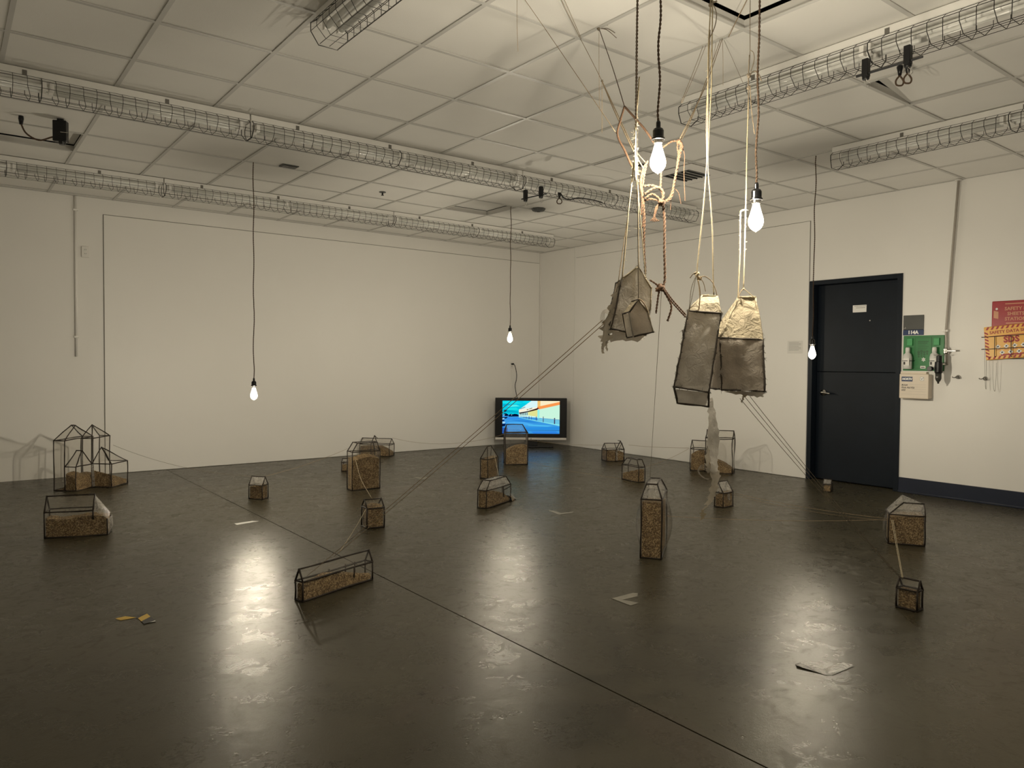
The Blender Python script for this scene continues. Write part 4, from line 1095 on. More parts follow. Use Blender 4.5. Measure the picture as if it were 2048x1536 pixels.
# ------------------------------------------------------------------ hanging gauze houses
AW = Vector((.607, .794, 0)).normalized(); RT = Vector((.794, -.607, 0)).normalized(); UP = Vector((0, 0, 1))
def sheet(rows, parent, m, name='gauze_panel', sub=5, across=10, amp=.004, rag=0.0, loc=None):
    full = []
    for (l0, r0), (l1, r1) in zip(rows, rows[1:]):
        for k in range(sub): full.append((lerp(l0, l1, k / sub), lerp(r0, r1, k / sub)))
    full.append((Vector(rows[-1][0]), Vector(rows[-1][1])))
    s = RNG.uniform(0, 60); g = []
    for i, (l, r) in enumerate(full):
        row = []
        for j in range(across + 1):
            t = j / across; p = lerp(l, r, t)
            p = p + AW * amp * (fn(p.x + s, p.y, p.z, 16) + .5 * fn(p.x, p.y + s, p.z, 45))
            if rag and (j in (0, across)): p = p + (r - l).normalized() * rag * fn(s, i * .9, j) * (1.6) if (r - l).length > 1e-5 else p
            if rag and i in (0, len(full) - 1): p = p + UP * rag * fn(s + 9, j * .8, i)
            row.append(p)
        g.append(row)
    return MB().grid(g).build(name, M[m], parent, True, off=loc)
def frayrod(a, b, parent, loc, r=.0045, m='fray', hair=26, hl=.010):
    hair = int(hair * 2.2)
    a, b = Vector(a), Vector(b); n = max(3, int((b - a).length / .025)); s = RNG.uniform(0, 40)
    pts = [lerp(a, b, i / n) + Vector((fn(s, i, 0, .7), fn(s, i, 5, .7), fn(s, i, 9, .7))) * .003 for i in range(n + 1)]
    mb = MB(); mb.tube(pts, [r * RNG.uniform(.5, 1.05) for _ in pts], 6)
    if hair: fibres(mb, pts, hair, hl, .0006)
    return mb.build('frame_rod', M[m], parent, True, off=loc)
HGG = 'gauze houses hung from the ceiling'
# --- G1: torn grey gable house
D = 2.83
P = lambda x, y, d=0.0: at_d(x, y, D + d)
ap, sL, sR, mR, bL, bR = P(1276.7, 533), P(1244, 558), P(1303, 577), P(1300, 620), P(1222, 658), P(1292, 669)
loc = Vector((P(1258, 670).x, P(1258, 670).y, P(1258, 670).z))
t = thing('gauze_house', 'torn grey gauze house with a pointed top and ragged left side, leftmost hanging', 'hanging house', tuple(loc), 0, HGG)
bk = AW * .16
sheet([(ap - RT * .001, ap + RT * .001), (sL, P(1290, 556)), (P(1237, 580), sR), (P(1229, 622), mR), (bL, bR)], t, 'gauze', loc=loc)
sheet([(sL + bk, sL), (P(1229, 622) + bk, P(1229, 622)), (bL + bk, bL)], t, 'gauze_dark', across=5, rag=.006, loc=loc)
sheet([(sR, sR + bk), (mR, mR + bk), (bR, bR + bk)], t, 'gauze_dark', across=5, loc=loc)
sheet([(ap, ap + bk), (sL, sL + bk)], t, 'gauze_pale', across=5, loc=loc)
sheet([(ap + bk, ap), (sR + bk, sR)], t, 'gauze_pale', across=5, loc=loc)
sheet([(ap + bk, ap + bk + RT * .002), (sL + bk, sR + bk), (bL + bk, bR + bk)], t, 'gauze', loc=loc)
sheet([(P(1222, 659, .004), P(1290, 670, .004)), (P(1219, 671, .03), P(1288, 675, .03)), (P(1222, 681, .05), P(1281, 681, .05))], t, 'gauze', rag=.012, amp=.006, loc=loc)
sheet([(P(1240, 560, .01), P(1244, 559, .01)), (P(1227, 590, .02), P(1238, 588, .01)), (P(1218, 618, .03), P(1231, 622, .01)), (P(1204, 652, .03), P(1222, 655, .0)), (P(1203, 680, .03), P(1221, 676, .01)), (P(1204, 694, .03), P(1213, 690, .02))],
      t, 'tatter', 'tatter', across=7, rag=.02, amp=.012, loc=loc)
sheet([(P(1204, 688, .03), P(1208, 688, .03)), (P(1202, 705, .035), P(1206, 706, .035))], t, 'tatter', 'tatter', across=3, rag=.006, loc=loc)
sheet([(P(1211, 684, .02), P(1216, 684, .02)), (P(1212, 700, .02), P(1214, 701, .02))], t, 'tatter', 'tatter', across=3, rag=.006, loc=loc)
sheet([(P(1196, 672, .03), P(1205, 668, .03)), (P(1199, 676, .03), P(1206, 680, .03))], t, 'tatter', 'tatter', across=3, rag=.008, loc=loc)
for a, b, m_, h in ((ap, sL, 'gauze_pale', 6), (ap, sR, 'gauze_pale', 6), (sL, bL, 'fray', 45), (sR, mR, 'gauze_pale', 20), (mR, bR, 'fray', 14), (bL, bR, 'fray', 20),
                    (ap + bk, sL + bk, 'fray', 0), (ap + bk, sR + bk, 'fray', 0), (sL + bk, bL + bk, 'fray', 10), (sR + bk, bR + bk, 'fray', 0), (bL + bk, bR + bk, 'fray', 0), (sL, sL + bk, 'fray', 0), (sR, sR + bk, 'fray', 0), (bL, bL + bk, 'fray', 6), (bR, bR + bk, 'fray', 0), (ap, ap + bk, 'fray', 0)):
    frayrod(a, b, t, loc, .0045, m_, h)
hb = MB()
for k in range(5): hb.tube(smooth_path([P(1222 - k, 618 + 3 * k, .02), P(1206 + k, 622 + k, .02), P(1201 + 2 * k, 640, .03), P(1207 + k, 655 - 2 * k, .03)], 5), .0007, 3)
hb.build('loose_threads', M['twine'], t, off=loc)
# --- small house in front of it
D = 2.70
ap, sL, sR, bL, bR = P(1277, 599), P(1258, 625), P(1296, 624), P(1267, 674), P(1306.5, 664)
loc = P(1286, 674)
t = thing('gauze_house', 'small dark gauze house hanging in front of the torn grey one', 'hanging house', tuple(loc), 0, HGG)
bk = AW * .075 - RT * .012
sheet([(ap - RT * .001, ap + RT * .001), (P(1266, 612), P(1290, 607)), (P(1260, 628), sR), (bL, bR)], t, 'gauze_dark', across=8, loc=loc)
sheet([(sL + bk, P(1260, 628)), (bL + bk, bL)], t, 'gauze', across=4, rag=.004, loc=loc)
sheet([(sR, sR + bk), (bR, bR + bk)], t, 'gauze', across=4, loc=loc)
sheet([(ap, ap + bk), (sL, sL + bk)], t, 'gauze_pale', across=4, loc=loc); sheet([(ap + bk, ap), (sR + bk, sR)], t, 'gauze_pale', across=4, loc=loc)
sheet([(ap + bk, ap + bk + RT * .001), (sL + bk, sR + bk), (bL + bk, bR + bk)], t, 'gauze_dark', across=6, loc=loc)
for a, b, m_, h in ((ap, sL, 'fray', 14), (ap, sR, 'gauze_pale', 8), (sL, bL, 'gauze', 6), (sR, bR, 'gauze_pale', 8), (bL, bR, 'fray', 14), (sL + bk, bL + bk, 'fray', 0), (ap, ap + bk, 'fray', 0), (bL, bL + bk, 'fray', 0), (bR, bR + bk, 'fray', 0), (sL, sL + bk, 'fray', 10)):
    frayrod(a, b, t, loc, .004, m_, h, .008)
# --- G2: long leaning house
D = 2.84
TL, TR, BL, BR = P(1376.6, 621), P(1441.8, 627), P(1348, 774), P(1418, 784.5)
r0, r1 = P(1404, 591, .07), P(1434, 592, .07)
loc = P(1385, 806)
t = thing('gauze_house', 'long leaning gauze house with a pale top and trailing strip, middle of the hanging ones', 'hanging house', tuple(loc), 0, HGG)
bk = AW * .14 + RT * .035
sheet([(r0, r1), (P(1394, 604, .03), P(1438, 607, .03)), (TL, TR)], t, 'gauze_pale', amp=.007, loc=loc)
sheet([(r0 + AW * .02, r0), (TL + bk, TL)], t, 'gauze_pale', across=5, loc=loc); sheet([(r1, r1 + AW * .02), (TR, TR + bk)], t, 'gauze_pale', across=5, loc=loc)
sheet([(r1 + AW * .02, r0 + AW * .02), (TR + bk, TL + bk)], t, 'gauze_pale', across=5, loc=loc)
sheet([(TL, TR), (P(1370, 655), P(1436, 662)), (P(1360, 705), P(1431, 712)), (BL, BR)], t, 'gauze', amp=.009, rag=.007, loc=loc)
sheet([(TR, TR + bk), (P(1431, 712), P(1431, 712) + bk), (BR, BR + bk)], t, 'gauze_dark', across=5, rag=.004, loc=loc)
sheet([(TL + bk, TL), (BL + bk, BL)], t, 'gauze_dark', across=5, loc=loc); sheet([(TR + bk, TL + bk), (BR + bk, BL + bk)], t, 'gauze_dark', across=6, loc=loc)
sheet([(P(1352, 778, .004), P(1419, 786, .004)), (P(1353.5, 792, .03), P(1417, 800, .03)), (P(1355.5, 806, .055), P(1416.5, 813, .055))], t, 'gauze', amp=.003, loc=loc)
for a, b, m_, h in ((TL, TR, 'fray', 60), (TL, BL, 'fray', 70), (TR, BR, 'fray', 90), (BL, BR, 'fray', 50), (r0, r1, 'gauze_pale', 10), (r0, TL, 'gauze_pale', 16), (r1, TR, 'gauze_pale', 16),
                    (TR, TR + bk, 'fray', 10), (BR, BR + bk, 'fray', 10), (TR + bk, BR + bk, 'fray', 40), (BL, P(1355, 806, .055), 'fray', 12), (BR, P(1416.5, 813, .055), 'fray', 14), (P(1355, 806, .055), P(1416.5, 813, .055), 'fray', 8), (TL + bk, BL + bk, 'fray', 0), (TL + bk, TR + bk, 'fray', 0), (BL + bk, BR + bk, 'fray', 0)):
    frayrod(a, b, t, loc, .0048, m_, h)
frayrod(P(1366, 672), P(1365, 660), t, loc, .0025, 'fray', 4)
sheet([(P(1416, 800, .055), P(1425, 795, .075)), (P(1416, 828, .06), P(1431, 826, .08)), (P(1415, 865, .05), P(1438, 862, .09)), (P(1416, 900, .06), P(1438, 905, .08)), (P(1420, 925, .05), P(1437, 930, .07)), (P(1421, 950, .06), P(1436, 945, .06))],
      t, 'gauze', 'gauze_strip', across=8, rag=.006, amp=.014, loc=loc)
sheet([(P(1413, 895, .04), P(1419, 900, .05)), (P(1410, 925, .05), P(1422, 935, .06)), (P(1415, 945, .05), P(1426, 950, .06))], t, 'tatter', 'tatter', across=5, rag=.012, amp=.014, loc=loc)
sheet([(P(1421, 945, .05), P(1437, 940, .06)), (P(1424, 968, .06), P(1438, 962, .06)), (P(1417, 990, .05), P(1431, 992, .06)), (P(1409, 1012, .05), P(1420, 1006, .05)), (P(1405, 1020, .05), P(1409, 1018, .05))], t, 'tatter', 'tatter', across=6, rag=.010, amp=.012, loc=loc)
sheet([(P(1404, 1018, .05), P(1406, 1018, .05)), (P(1401, 1029, .05), P(1411, 1028, .05)), (P(1401, 1041, .05), P(1409, 1036, .05))], t, 'gauze_pale', 'tatter', across=4, rag=.007, loc=loc)
hb = MB()
for k in range(4): hb.tube(smooth_path([P(1418, 935 + 3 * k, .05), P(1403 - k, 930 + 2 * k, .05), P(1396 + k, 943 + k, .06), P(1406 + 2 * k, 955 + k, .05), P(1418, 958, .05)], 5), .0011, 4)
hb.build('loose_threads', M['gauze'], t, off=loc)
# --- G3: house with bright tapering top
D = 2.98
TL, TR, BL, BR = P(1440.8, 675), P(1525.8, 679), P(1443, 779), P(1529, 783)
r0, r1 = P(1476.7, 594.7, .07), P(1510.7, 594.7, .07)
loc = P(1485, 796)
t = thing('gauze_house', 'gauze house with a tall bright tapering top over a dark box, rightmost hanging', 'hanging house', tuple(loc), 0, HGG)
bk = AW * .15 - RT * .01
sheet([(r0, r1), (P(1466, 620, .048), P(1515, 620, .048)), (P(1452, 650, .02), P(1521, 650, .02)), (TL, TR)], t, 'gauze_pale', amp=.009, loc=loc)
sheet([(r0 + AW * .015, r0), (TL + bk, TL)], t, 'gauze_pale', across=5, loc=loc); sheet([(r1, r1 + AW * .015), (TR, TR + bk)], t, 'gauze_pale', across=5, loc=loc)
sheet([(r1 + AW * .015, r0 + AW * .015), (TR + bk, TL + bk)], t, 'gauze_pale', across=5, loc=loc)
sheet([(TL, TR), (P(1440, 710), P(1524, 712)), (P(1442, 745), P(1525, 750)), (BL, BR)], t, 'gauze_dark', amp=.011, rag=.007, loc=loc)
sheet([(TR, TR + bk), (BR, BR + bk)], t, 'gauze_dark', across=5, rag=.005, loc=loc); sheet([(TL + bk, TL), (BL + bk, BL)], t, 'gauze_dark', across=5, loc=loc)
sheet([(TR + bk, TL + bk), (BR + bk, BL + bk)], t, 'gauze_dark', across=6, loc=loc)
sheet([(P(1448, 781, .004), P(1528, 784, .004)), (P(1455, 785, .02), P(1528, 788, .02)), (P(1466, 787, .05), P(1526, 795, .05))], t, 'gauze', rag=.012, loc=loc)
sheet([(P(1487, 789, .04), P(1496, 789, .04)), (P(1484, 797, .04), P(1488, 797, .04)), (P(1483, 806, .04), P(1485, 807, .04))], t, 'gauze_pale', 'tatter', across=3, rag=.006, loc=loc)
for a, b, m_, h in ((TL, TR, 'fray', 60), (TL, BL, 'fray', 40), (TR, BR, 'fray', 90), (BL, BR, 'fray', 50), (r0, r1, 'gauze_pale', 8), (r0, TL, 'gauze_pale', 8), (r1, TR, 'gauze_pale', 8), (TR, TR + bk, 'fray', 16), (BR, BR + bk, 'fray', 10), (BL, BL + bk, 'fray', 0), (TL, TL + bk, 'fray', 8), (TR + bk, BR + bk, 'fray', 10), (TL + bk, TR + bk, 'fray', 0), (BL + bk, BR + bk, 'fray', 0)):
    frayrod(a, b, t, loc, .0048, m_, h)

# ------------------------------------------------------------------ ropes that carry them
def strand(path, d, parent, loc, r=.0028, m='twine_pale', hair=0, hl=.014, tw=False, k=5, name='strand'):
    pts = smooth_path([p if isinstance(p, Vector) else at_d(p[0], p[1], p[2] if len(p) > 2 else d) for p in path], k)
    mb = MB()
    if tw: twist(mb, pts, r, r * 6.5, 5)
    else: mb.tube(pts, r, 6)
    if hair: fibres(mb, pts, hair, hl * .75, .0004)
    return mb.build(name, M[m], parent, True, off=loc)
def knot(x, y, d, parent, loc, r=.011, m='twine_pale'):
    c = at_d(x, y, d); mb = MB()
    for k in range(3):
        a = RNG.uniform(0, 3); n = Vector((RNG.gauss(0, 1), RNG.gauss(0, 1), RNG.gauss(0, 1))).normalized(); u = n.orthogonal().normalized(); v = n.cross(u)
        mb.tube([c + (u * math.cos(q * .7 + a) + v * math.sin(q * .7 + a)) * r * .6 + n * (q - 4) * r * .12 for q in range(10)], r * .38, 6)
    return mb.build('knot', M[m], parent, True, off=loc)
def to_ceiling(x, y, d):
    p = at_d(x, y, d); return Vector((p.x, p.y, ZC))
# frayed rope of the torn house
D = 2.82; tp = to_ceiling(1273, 250, D)
t = thing('hanging_rope', 'frayed pale rope left of the highest bulb, carrying the torn gauze house', 'rope', tuple(tp), 0, 'ropes hung from the ceiling')
strand([tp, (1274, 60), (1273, 160), (1272, 250)], D, t, tp, .0042, 'cord', 6, tw=True)
strand([(1278.5, 154), (1276, 190), (1272, 245), (1270, 300), (1264, 360), (1257, 420), (1251, 490), (1244, 558)], D, t, tp, .0030, 'twine_pale', 190, .016)
strand([(1272, 235), (1271, 300), (1273, 350), (1276, 420), (1276.5, 480), (1277, 532)], D, t, tp, .0028, 'twine_pale', 150, .015)
strand([(1271, 290), (1275, 370), (1283, 460), (1289, 530), (1292, 556)], D, t, tp, .0020, 'twine_pale', 50)
strand([(1268, 320), (1258, 415), (1247, 490), (1236, 568)], D + .02, t, tp, .0018, 'twine', 30)
strand([(1272, 250), (1270, 300), (1271, 360)], D - .005, t, tp, .0045, 'twine_pale', 150, .018)
p2 = to_ceiling(1272, 250, 2.72)
t = thing('hanging_rope', 'thin dark string carrying the small dark gauze house', 'rope', tuple(p2), 0, 'ropes hung from the ceiling')
strand([p2, (1272.5, 100), (1273, 250), (1275, 380), (1276, 480), (1277, 598)], 2.72, t, p2, .0018, 'thread', 30, .006)
strand([(1277, 598), (1284, 602), (1291, 612), (1296, 624)], 2.695, t, p2, .0025, 'twine', 14, .006)
# rope of the leaning house
D = 2.84; tp = to_ceiling(1421, 8, D)
t = thing('hanging_rope', 'pale double rope between the two large bulbs, carrying the leaning gauze house', 'rope', tuple(tp), 0, 'ropes hung from the ceiling')
strand([tp, (1421, 8), (1417, 90), (1416, 170), (1416, 250), (1414, 320), (1408, 400), (1400, 480), (1394, 545), (1398, 570), (1400, 592)], D, t, tp, .0026, 'twine_pale', 150, .010)
strand([tp + RT * .006, (1425, 12), (1424, 90), (1423, 170), (1419, 250), (1416, 330), (1421, 400), (1425, 470), (1426, 540), (1427.5, 590)], D, t, tp, .0026, 'twine_pale', 120, .010)
strand([(1420, 60), (1416, 160), (1413, 240), (1414, 320)], D + .01, t, tp, .0022, 'twine', 20)
strand([(1421, 10), (1428, 12), (1433, 30), (1429, 55), (1417, 80)], D - .01, t, tp, .0018, 'thread')
strand([(1421, 8), (1427, 5), (1434, 2)], D - .01, t, tp, .003, 'thread')
knot(1421, 10, D, t, tp, .008, 'thread'); knot(1394, 548, D, t, tp, .011); knot(1399, 556, D, t, tp, .009, 'twine')
strand([(1393, 545), (1386, 548), (1380, 556)], D - .02, t, tp, .0022, 'thread')
strand([(1393, 550), (1383, 575), (1379, 610), (1375, 640)], D - .03, t, tp, .0013, 'thread', 8, .006)
strand([(1392, 552), (1386, 585), (1379, 618)], D - .03, t, tp, .0012, 'thread', 8, .006)
strand([(1399, 555), (1410, 553), (1423, 562), (1430, 576), (1434, 591)], D - .02, t, tp, .0017, 'twine')
strand([(1400, 556), (1407, 566), (1411, 583)], D - .03, t, tp, .0015, 'twine')
strand([(1396, 560), (1400, 585), (1398, 615), (1395, 622)], D - .03, t, tp, .0024, 'twine', 10, .006)
# rope of the rightmost house
D = 3.03; tp = to_ceiling(1498, 100, D)
t = thing('hanging_rope', 'pale rope with a dark knot beside the right bulb, carrying the bright topped gauze house', 'rope', tuple(tp), 0, 'ropes hung from the ceiling')
strand([tp, (1500, 40), (1500, 100), (1498, 140)], D, t, tp, .0016, 'thread')
strand([(1500, 100), (1507, 106), (1508, 122), (1501, 145)], D - .01, t, tp, .0018, 'thread')
strand([(1499, 110), (1497, 150), (1497, 200), (1497, 240)], D, t, tp, .0026, 'thread', 10, .008)
strand([(1498, 155), (1506, 143), (1516, 146), (1523, 162)], D - .01, t, tp, .0024, 'thread')
strand([(1500, 170), (1503, 220), (1509, 268)], D - .01, t, tp, .0014, 'twine')
knot(1498, 152, D, t, tp, .010, 'thread'); knot(1497, 176, D, t, tp, .009, 'thread')
strand([(1497, 200), (1495, 265), (1493, 340), (1491, 420), (1489, 500), (1487, 577)], D, t, tp, .0026, 'twine_pale', 150, .008)
strand([(1490, 419), (1484, 421), (1480.5, 430), (1480, 500), (1478, 550), (1476, 597)], D, t, tp, .0028, 'twine_pale', 120, .010)
strand([(1487, 577), (1481, 584), (1476, 597)], D - .005, t, tp, .0018, 'twine'); strand([(1487, 577), (1498, 586), (1511, 597)], D - .005, t, tp, .0018, 'twine_pale')
knot(1487, 578, D, t, tp, .005)
# brown rope tied in a bow behind the highest bulb
D = 2.95; loc = at_d(1322, 403, D)
t = thing('bow_rope', 'brown rope tied in a bow behind the highest bulb, tails ending in a knot', 'rope', tuple(loc), 0, 'ropes hung from the ceiling')
def br(path, r=.0046, d=D, hair=4): strand(path, d, t, loc, r, 'rope', hair, .006, True)
br([(1296, 322), (1286, 340), (1281, 370), (1286, 400), (1289, 440), (1288, 490), (1291, 548)])
br([(1293, 330), (1287, 360), (1285, 385), (1288, 420), (1285, 455)], .0038); br([(1290, 340), (1282, 362), (1284, 395), (1283, 430)], .0036)
br([(1288, 372), (1305, 371), (1320, 378), (1326, 392), (1322, 403)], d=D - .012); br([(1289, 388), (1304, 378), (1318, 375), (1327, 386), (1324, 403)], d=D - .02)
br([(1290, 397), (1304, 388), (1316, 395), (1324, 404)], .0042, D - .012); br([(1288, 402), (1302, 398), (1324, 404)], .0042)
br([(1322, 403), (1337, 398), (1345, 382), (1353, 345), (1357, 312), (1362, 292), (1356, 281)]); br([(1326, 404), (1342, 396), (1349, 362), (1359, 312), (1365, 292), (1358, 280)], .0044, D - .01)
br([(1344, 390), (1352, 350), (1358, 318), (1355, 295), (1357, 282)], .0036, D + .01)
br([(1358, 282), (1344, 283), (1330, 292), (1318, 300)], .0036); br([(1322, 335), (1322, 355), (1321, 376)], .0040)
br([(1326, 405), (1329, 440), (1329, 500), (1330, 555), (1326, 574)], .0052)
for k in range(5): br([(1322, 405), (1315 - k, 416), (1309 - 2 * k + k * k * .6, 432 + k), (1301 + 4.5 * k, 444 - abs(k - 2))], .0026)
br([(1320, 576), (1316, 595), (1312, 627)], .0038); br([(1325, 578), (1337, 598), (1343, 616), (1335, 642)], .0044)
br([(1327, 575), (1345, 600), (1372, 630)], .0032, 2.92); br([(1326, 577), (1343, 603), (1371, 634)], .0032, 2.91); br([(1320, 574), (1309, 566), (1299, 560)], .0036)
br([(1362, 288), (1369, 310), (1368, 345), (1370, 402)], .0016, hair=0); br([(1348, 376), (1357, 386), (1362, 408)], .0014, hair=0); br([(1342, 398), (1341, 420)], .0013, hair=0)
knot(1324, 404, D - .02, t, loc, .015, 'rope'); knot(1322, 575, D, t, loc, .017, 'rope'); knot(1315, 579, D, t, loc, .010, 'rope'); knot(1358, 283, D, t, loc, .010, 'rope')
# fans of thin string that hold the brown rope to the ceiling grid
loc = at_z(1198, 57, ZC)
t = thing('string_fan', 'fan of thin brown strings from ceiling grid to bow rope, left of the frayed rope', 'string', tuple(loc), 0, 'strings fanned out over the ceiling')
def fs(path, r=.0014, m='twine', d=3.5): strand(path, d, t, loc, r, m, 0, name='string')
fs([loc, (1225, 135, 3.5), (1249, 213, 3.12)], .002, 'rope')
fs([(1249, 213, 3.12), (1241, 240, 3.08), (1235, 270, 3.05), (1250, 302, 3.02), (1267, 336, 2.98), (1290, 345, 2.95)], .0046, 'rope')
fs([(1249, 213, 3.12), (1270, 236, 3.06), (1292, 262, 3.0), (1318, 300, 2.95)], .0046, 'rope')
fs([at_z(1160, 76, ZC), (1182, 118, 3.8), (1204, 162, 3.6)]); fs([(1204, 162, 3.6), (1228, 220, 3.3), (1266, 300, 3.05), (1286, 335, 2.95)], .0024); fs([(1204, 162, 3.6), (1234, 226, 3.3), (1268, 296, 3.05), (1294, 328, 2.95)], .0020)
fs([at_z(1036, -20, ZC), (1085, 50, 3.55), (1150, 145, 3.3), (1235, 270, 3.05)])
fs([at_z(1112, -25, ZC), (1135, 25, 3.6), (1160, 76, 3.96)], .0013); fs([at_z(1118, -25, ZC), (1140, 25, 3.6), (1163, 78, 3.96)], .0013)
p = to_ceiling(1034, 40, 3.4); fs([p, (1034, 40, 3.4), (1036, 103, 3.4)], .0012)
fs([loc, (1198, 130, 3.86), (1199, 218, 3.86)], .0012); fs([(1204, 162, 3.6), (1204, 215, 3.6), (1204, 266, 3.6)], .0013)
fs([loc, (1214, 60, 3.86), (1233, 76, 3.84)], .0018, 'thread'); fs([loc, (1216, 58, 3.86), (1230, 66, 3.84)], .0018, 'thread'); fs([loc, (1206, 53, 3.86), (1216, 50, 3.84)], .0018, 'thread')
knot(1204, 162, 3.6, t, loc, .006, 'thread'); knot(1197, 57, 3.87, t, loc, .010, 'thread')
loc = at_z(1445, 76, ZC)
t = thing('string_fan', 'fan of thin brown strings tied to the ceiling grid right of the highest bulb', 'string', tuple(loc), 0, 'strings fanned out over the ceiling')
fs([loc, (1430, 120, 3.8), (1413, 168, 3.4), (1386, 225, 3.1), (1358, 281, 2.95)], .002); fs([at_z(1441, 78, ZC), (1416, 150, 3.5), (1384, 235, 3.1), (1360, 284, 2.95)], .0017)
fs([at_z(1500, -12, ZC), (1476, 35, 3.75), (1457, 74, 3.93)], .0022)
fs([at_z(1406, 92, ZC), (1388, 140, 3.8), (1362, 205, 3.5)], .0013); fs([at_z(1412, 90, ZC), (1392, 142, 3.8), (1364, 206, 3.5)], .0012)
fs([loc, (1446, 120, 3.95), (1446, 170, 3.95)], .0011); fs([(1448, 80, 3.95), (1466, 120, 3.95), (1486, 166, 3.95)], .0011, 'thread'); fs([at_z(1432, 84, ZC), (1424, 130, 3.8), (1414, 170, 3.6)], .0011)
fs([at_z(1424, 88, ZC), (1420, 120, 3.85), (1416, 165, 3.7)], .0011)

# ------------------------------------------------------------------ strings over the floor
def hd(x, y): return (Vector((x, y, .15)) - CAM).dot(FWD)
dH = dict(long=hd(-5.872, -5.362), low=hd(-6.815, -3.074), clus=hd(-6.45, -.8), jar=hd(-4.281, -2.465), cross=hd(-2.96, -.176), tiny=hd(-3.883, -1.271), dark=hd(-5.298, -2.404),
          heap=hd(-4.985, -4.055), slim=hd(-2.833, -2.573), tv=hd(-1.95, -1.905), burst=hd(-3.702, -3.866), gab=hd(-.686, -2.329), flat=hd(-1.694, -3.639), tall=hd(-3.803, -5.819), ell=hd(-.404, -3.787), smear=hd(-2.096, -5.106), squat=hd(-2.139, -6.689), near=hd(-3.614, -7.396))
SG = 'twine strung between the pieces'
def twine(a, b, s, label, r=.0015, m='twine', mid=None):
    A, B = (q if isinstance(q, Vector) else at_d(*q) for q in (a, b))
    pts = smooth_path([A, at_d(*mid), B], 8) if mid else sag(A, B, s)
    o = MB().tube(pts, r, 5).build('twine', M[m], None, True)
    return tag(origin_to(o, A), label, 'twine', SG)
g1 = at_d(1205, 640, 2.84)
twine(g1, (614, 1152, dH['long']), .01, 'upper of two strings from the torn gauze house to the long low house')
twine(at_d(1209, 646, 2.84), (668, 1113, dH['long']), .01, 'lower of two strings from the torn gauze house to the long low house')
twine((709, 912, dH['jar'] - .06), (744, 997, dH['heap']), 0, 'slack pale twine from the flat-topped house to the heaped small house', .002, 'twine_pale', (722, 958, (dH['jar'] + dH['heap']) / 2))
twine((733, 1016, dH['heap'] - .06), (677, 1107, dH['long']), .01, 'pale twine from the heaped small house to the long low house', .0018, 'twine_pale')
twine((226, 890, dH['clus'] + .1), (504, 953, dH['dark']), .06, 'sagging string from the roof cluster to the small dark house', .0014, 'thread')
twine((696, 897, dH['jar']), (528, 953, dH['dark']), .02, 'string from the flat-topped house to the small dark house', .0014)
twine((785, 876, dH['cross']), (1010, 868, dH['tv']), .10, 'string from the wall cross-gable house to the house before the television', .0016)
twine((1056, 880, dH['tv']), (1207, 890, dH['gab']), .02, 'string from the house before the television to the far right cross-gable house', .0016)
twine((1257, 890, dH['gab']), (1378, 896, dH['ell']), .01, 'taut string from the far right cross-gable house to the joined tall house', .0018)
twine((1378, 897, dH['ell']), (1290, 934, dH['flat']), .02, 'string from the joined tall house to the flat-topped right house', .0014)
twine((1224, 900, dH['gab'] - .1), (1257, 915, dH['flat']), .01, 'short string from the cross-gable house to the flat-topped right house', .0014, 'twine_pale')
twine((1010, 911, dH['tv'] - .08), (1242, 957, dH['flat']), .03, 'low string crossing the front of the house before the television', .0014)
twine((988, 906, dH['slim'] - .08), (997, 951, dH['burst']), .0, 'pale twine from the slim pointed house to the burst house', .002, 'twine_pale')
twine((1776, 1039, dH['squat'] - .05), (1334, 1032, dH['tall']), .02, 'long low string from the squat house to the tall narrow house', .0015)
twine((1775, 1037, dH['squat'] - .05), (1468, 986, dH['smear']), .02, 'string from the squat house to the smeared small house, upper one', .0015)
twine((1774, 1041, dH['squat'] - .05), (1466, 989, dH['smear']), .03, 'string from the squat house to the smeared small house, lower one', .0013)
twine((1783, 1040, dH['squat'] - .12), (1804, 1155, dH['near']), .0, 'left strand of the pale double twine to the smallest near house', .0018, 'twine_pale')
twine((1786, 1040, dH['squat'] - .12), (1806, 1155, dH['near']), .004, 'right strand of the pale double twine to the smallest near house', .0018, 'twine_pale')
for (a, b, lb) in (((1480, 797, 3.0), (1800, 1156, dH['near']), 'left'), ((1490, 794, 3.0), (1803, 1157, dH['near']), 'middle'), ((1500, 793, 3.0), (1806, 1160, dH['near']), 'right')):
    twine(a, b, .015, lb + ' one of three strings from the bright topped gauze house to the smallest house', .0012, 'thread')
twine(at_d(1323, 582, 2.95), (1300, 957, dH['tall'] + .1), .0, 'thin dark thread from the brown rope knot down to the tall narrow house', .0011, 'thread')

# ------------------------------------------------------------------ tape marks on the floor
def tape(name, label, pieces, cat='tape'):
    c = at_z(*pieces[0][0][0]); t = thing(name, label, cat, (c.x, c.y, 0))
    for k, (pts, m, nm, lift) in enumerate(pieces):
        q = [at_z(*p) - c for p in pts]
        ar = sum(q[i].x * q[(i + 1) % len(q)].y - q[(i + 1) % len(q)].x * q[i].y for i in range(len(q)))
        if ar < 0: q = q[::-1]
        n = len(q); z0 = .0004 + .0008 * k
        L_ = [lift * (1 if i == 0 else 0) for i in range(n)]
        mb = MB()
        mb.add([(v.x, v.y, z0 + L_[i]) for i, v in enumerate(q)] + [(v.x, v.y, z0 + .0007 + L_[i]) for i, v in enumerate(q)],
               [tuple(range(n))[::-1], tuple(range(n, 2 * n))] + [(i, (i + 1) % n, n + (i + 1) % n, n + i) for i in range(n)])
        mb.build(nm, M[m], t)
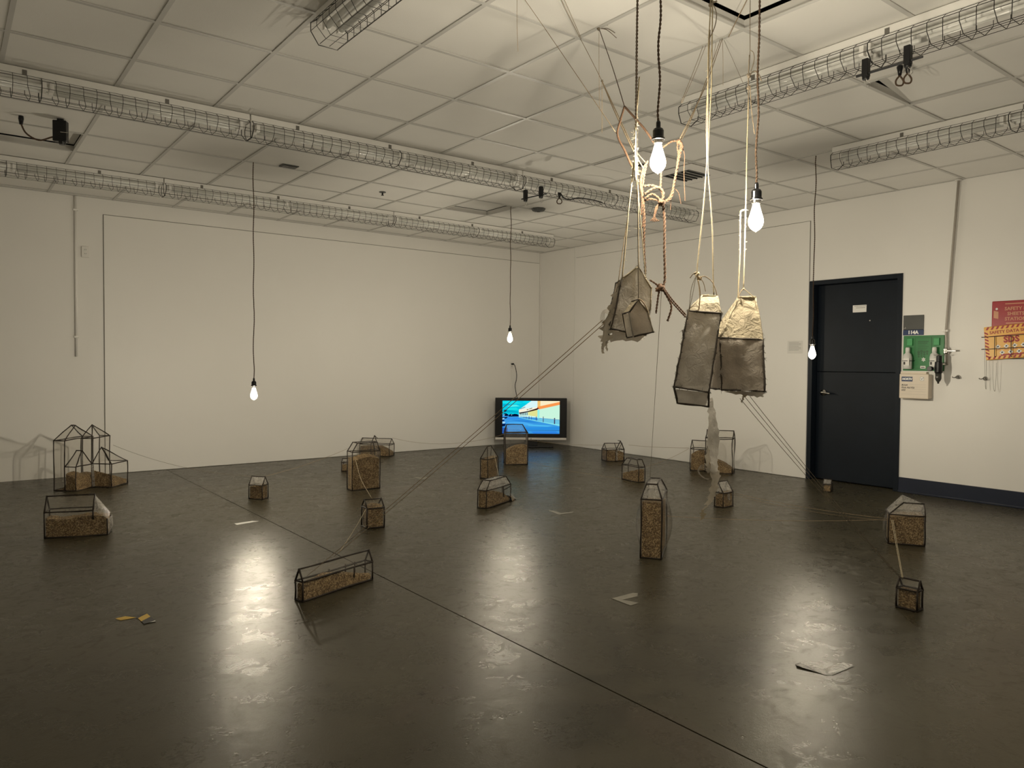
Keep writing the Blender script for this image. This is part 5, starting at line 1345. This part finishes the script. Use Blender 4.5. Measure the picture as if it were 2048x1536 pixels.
tape('hazard_tape', 'piece of yellow and black striped tape twisted on the floor, front left',
     [([(263, 1233.5), (294, 1226.6), (300, 1230), (276, 1238)], 'tapeblack', 'black_stripe', 0),
      ([(230.5, 1237.8), (250.3, 1233.2), (273, 1235.6), (241, 1241.2)], 'tapeyellow', 'yellow_stripe', 0),
      ([(275.8, 1237.3), (294.2, 1228.1), (301.3, 1234.3), (282.8, 1243.9)], 'tapeyellow', 'yellow_stripe', 0),
      ([(282.8, 1243.9), (301.3, 1234.3), (311.8, 1243), (288, 1249.2)], 'tapeblack', 'black_stripe', 0),
      ([(299.5, 1246.2), (310, 1242.4), (311.5, 1244)], 'paper', 'white_tip', 0)])
tape('corner_mark', 'shiny silver L-shaped tape mark on the floor, front right',
     [([(1590.3, 1328.8), (1604, 1324), (1617.6, 1327.5), (1646, 1338.6), (1664.5, 1351.3), (1648, 1349.6), (1594, 1334.7)], 'silver_tape', 'tape_strip', .006),
      ([(1646, 1338.6), (1681, 1325), (1701.6, 1328.6), (1708, 1332.7), (1664.5, 1351.6)], 'silver_tape', 'tape_strip', 0)])
tape('corner_mark', 'dull L-shaped tape mark on the floor below the tall narrow house',
     [([(1223, 1197.3), (1265.4, 1186), (1275.4, 1186.4), (1275, 1192.9), (1241.5, 1200.5)], 'dull_tape', 'tape_strip', 0),
      ([(1223, 1197.3), (1241.5, 1199.4), (1277.7, 1206.2), (1261.3, 1211.7)], 'dull_tape', 'tape_strip', 0)])
tape('corner_mark', 'pale straight tape mark on the floor by the joint, left',
     [([(468.6, 1047.2), (504.7, 1042), (518.4, 1042.4), (474, 1050)], 'paper', 'tape_strip', 0)])
tape('corner_mark', 'faint L-shaped tape mark on the floor right of the burst house',
     [([(1095, 1020.6), (1110, 1022), (1124, 1027), (1118, 1029.6)], 'dull_tape', 'tape_strip', 0), ([(1118, 1029.6), (1124, 1026), (1147, 1023.6), (1145, 1026)], 'dull_tape', 'tape_strip', 0)])
tape('corner_mark', 'faint crossed tape mark on the floor between the flat-topped and burst houses',
     [([(826, 954.6), (832, 954), (853, 957.4), (847, 959)], 'dull_tape', 'tape_strip', 0), ([(838, 958.4), (850, 954.4), (856, 955), (845, 959.6)], 'dull_tape', 'tape_strip', 0)])
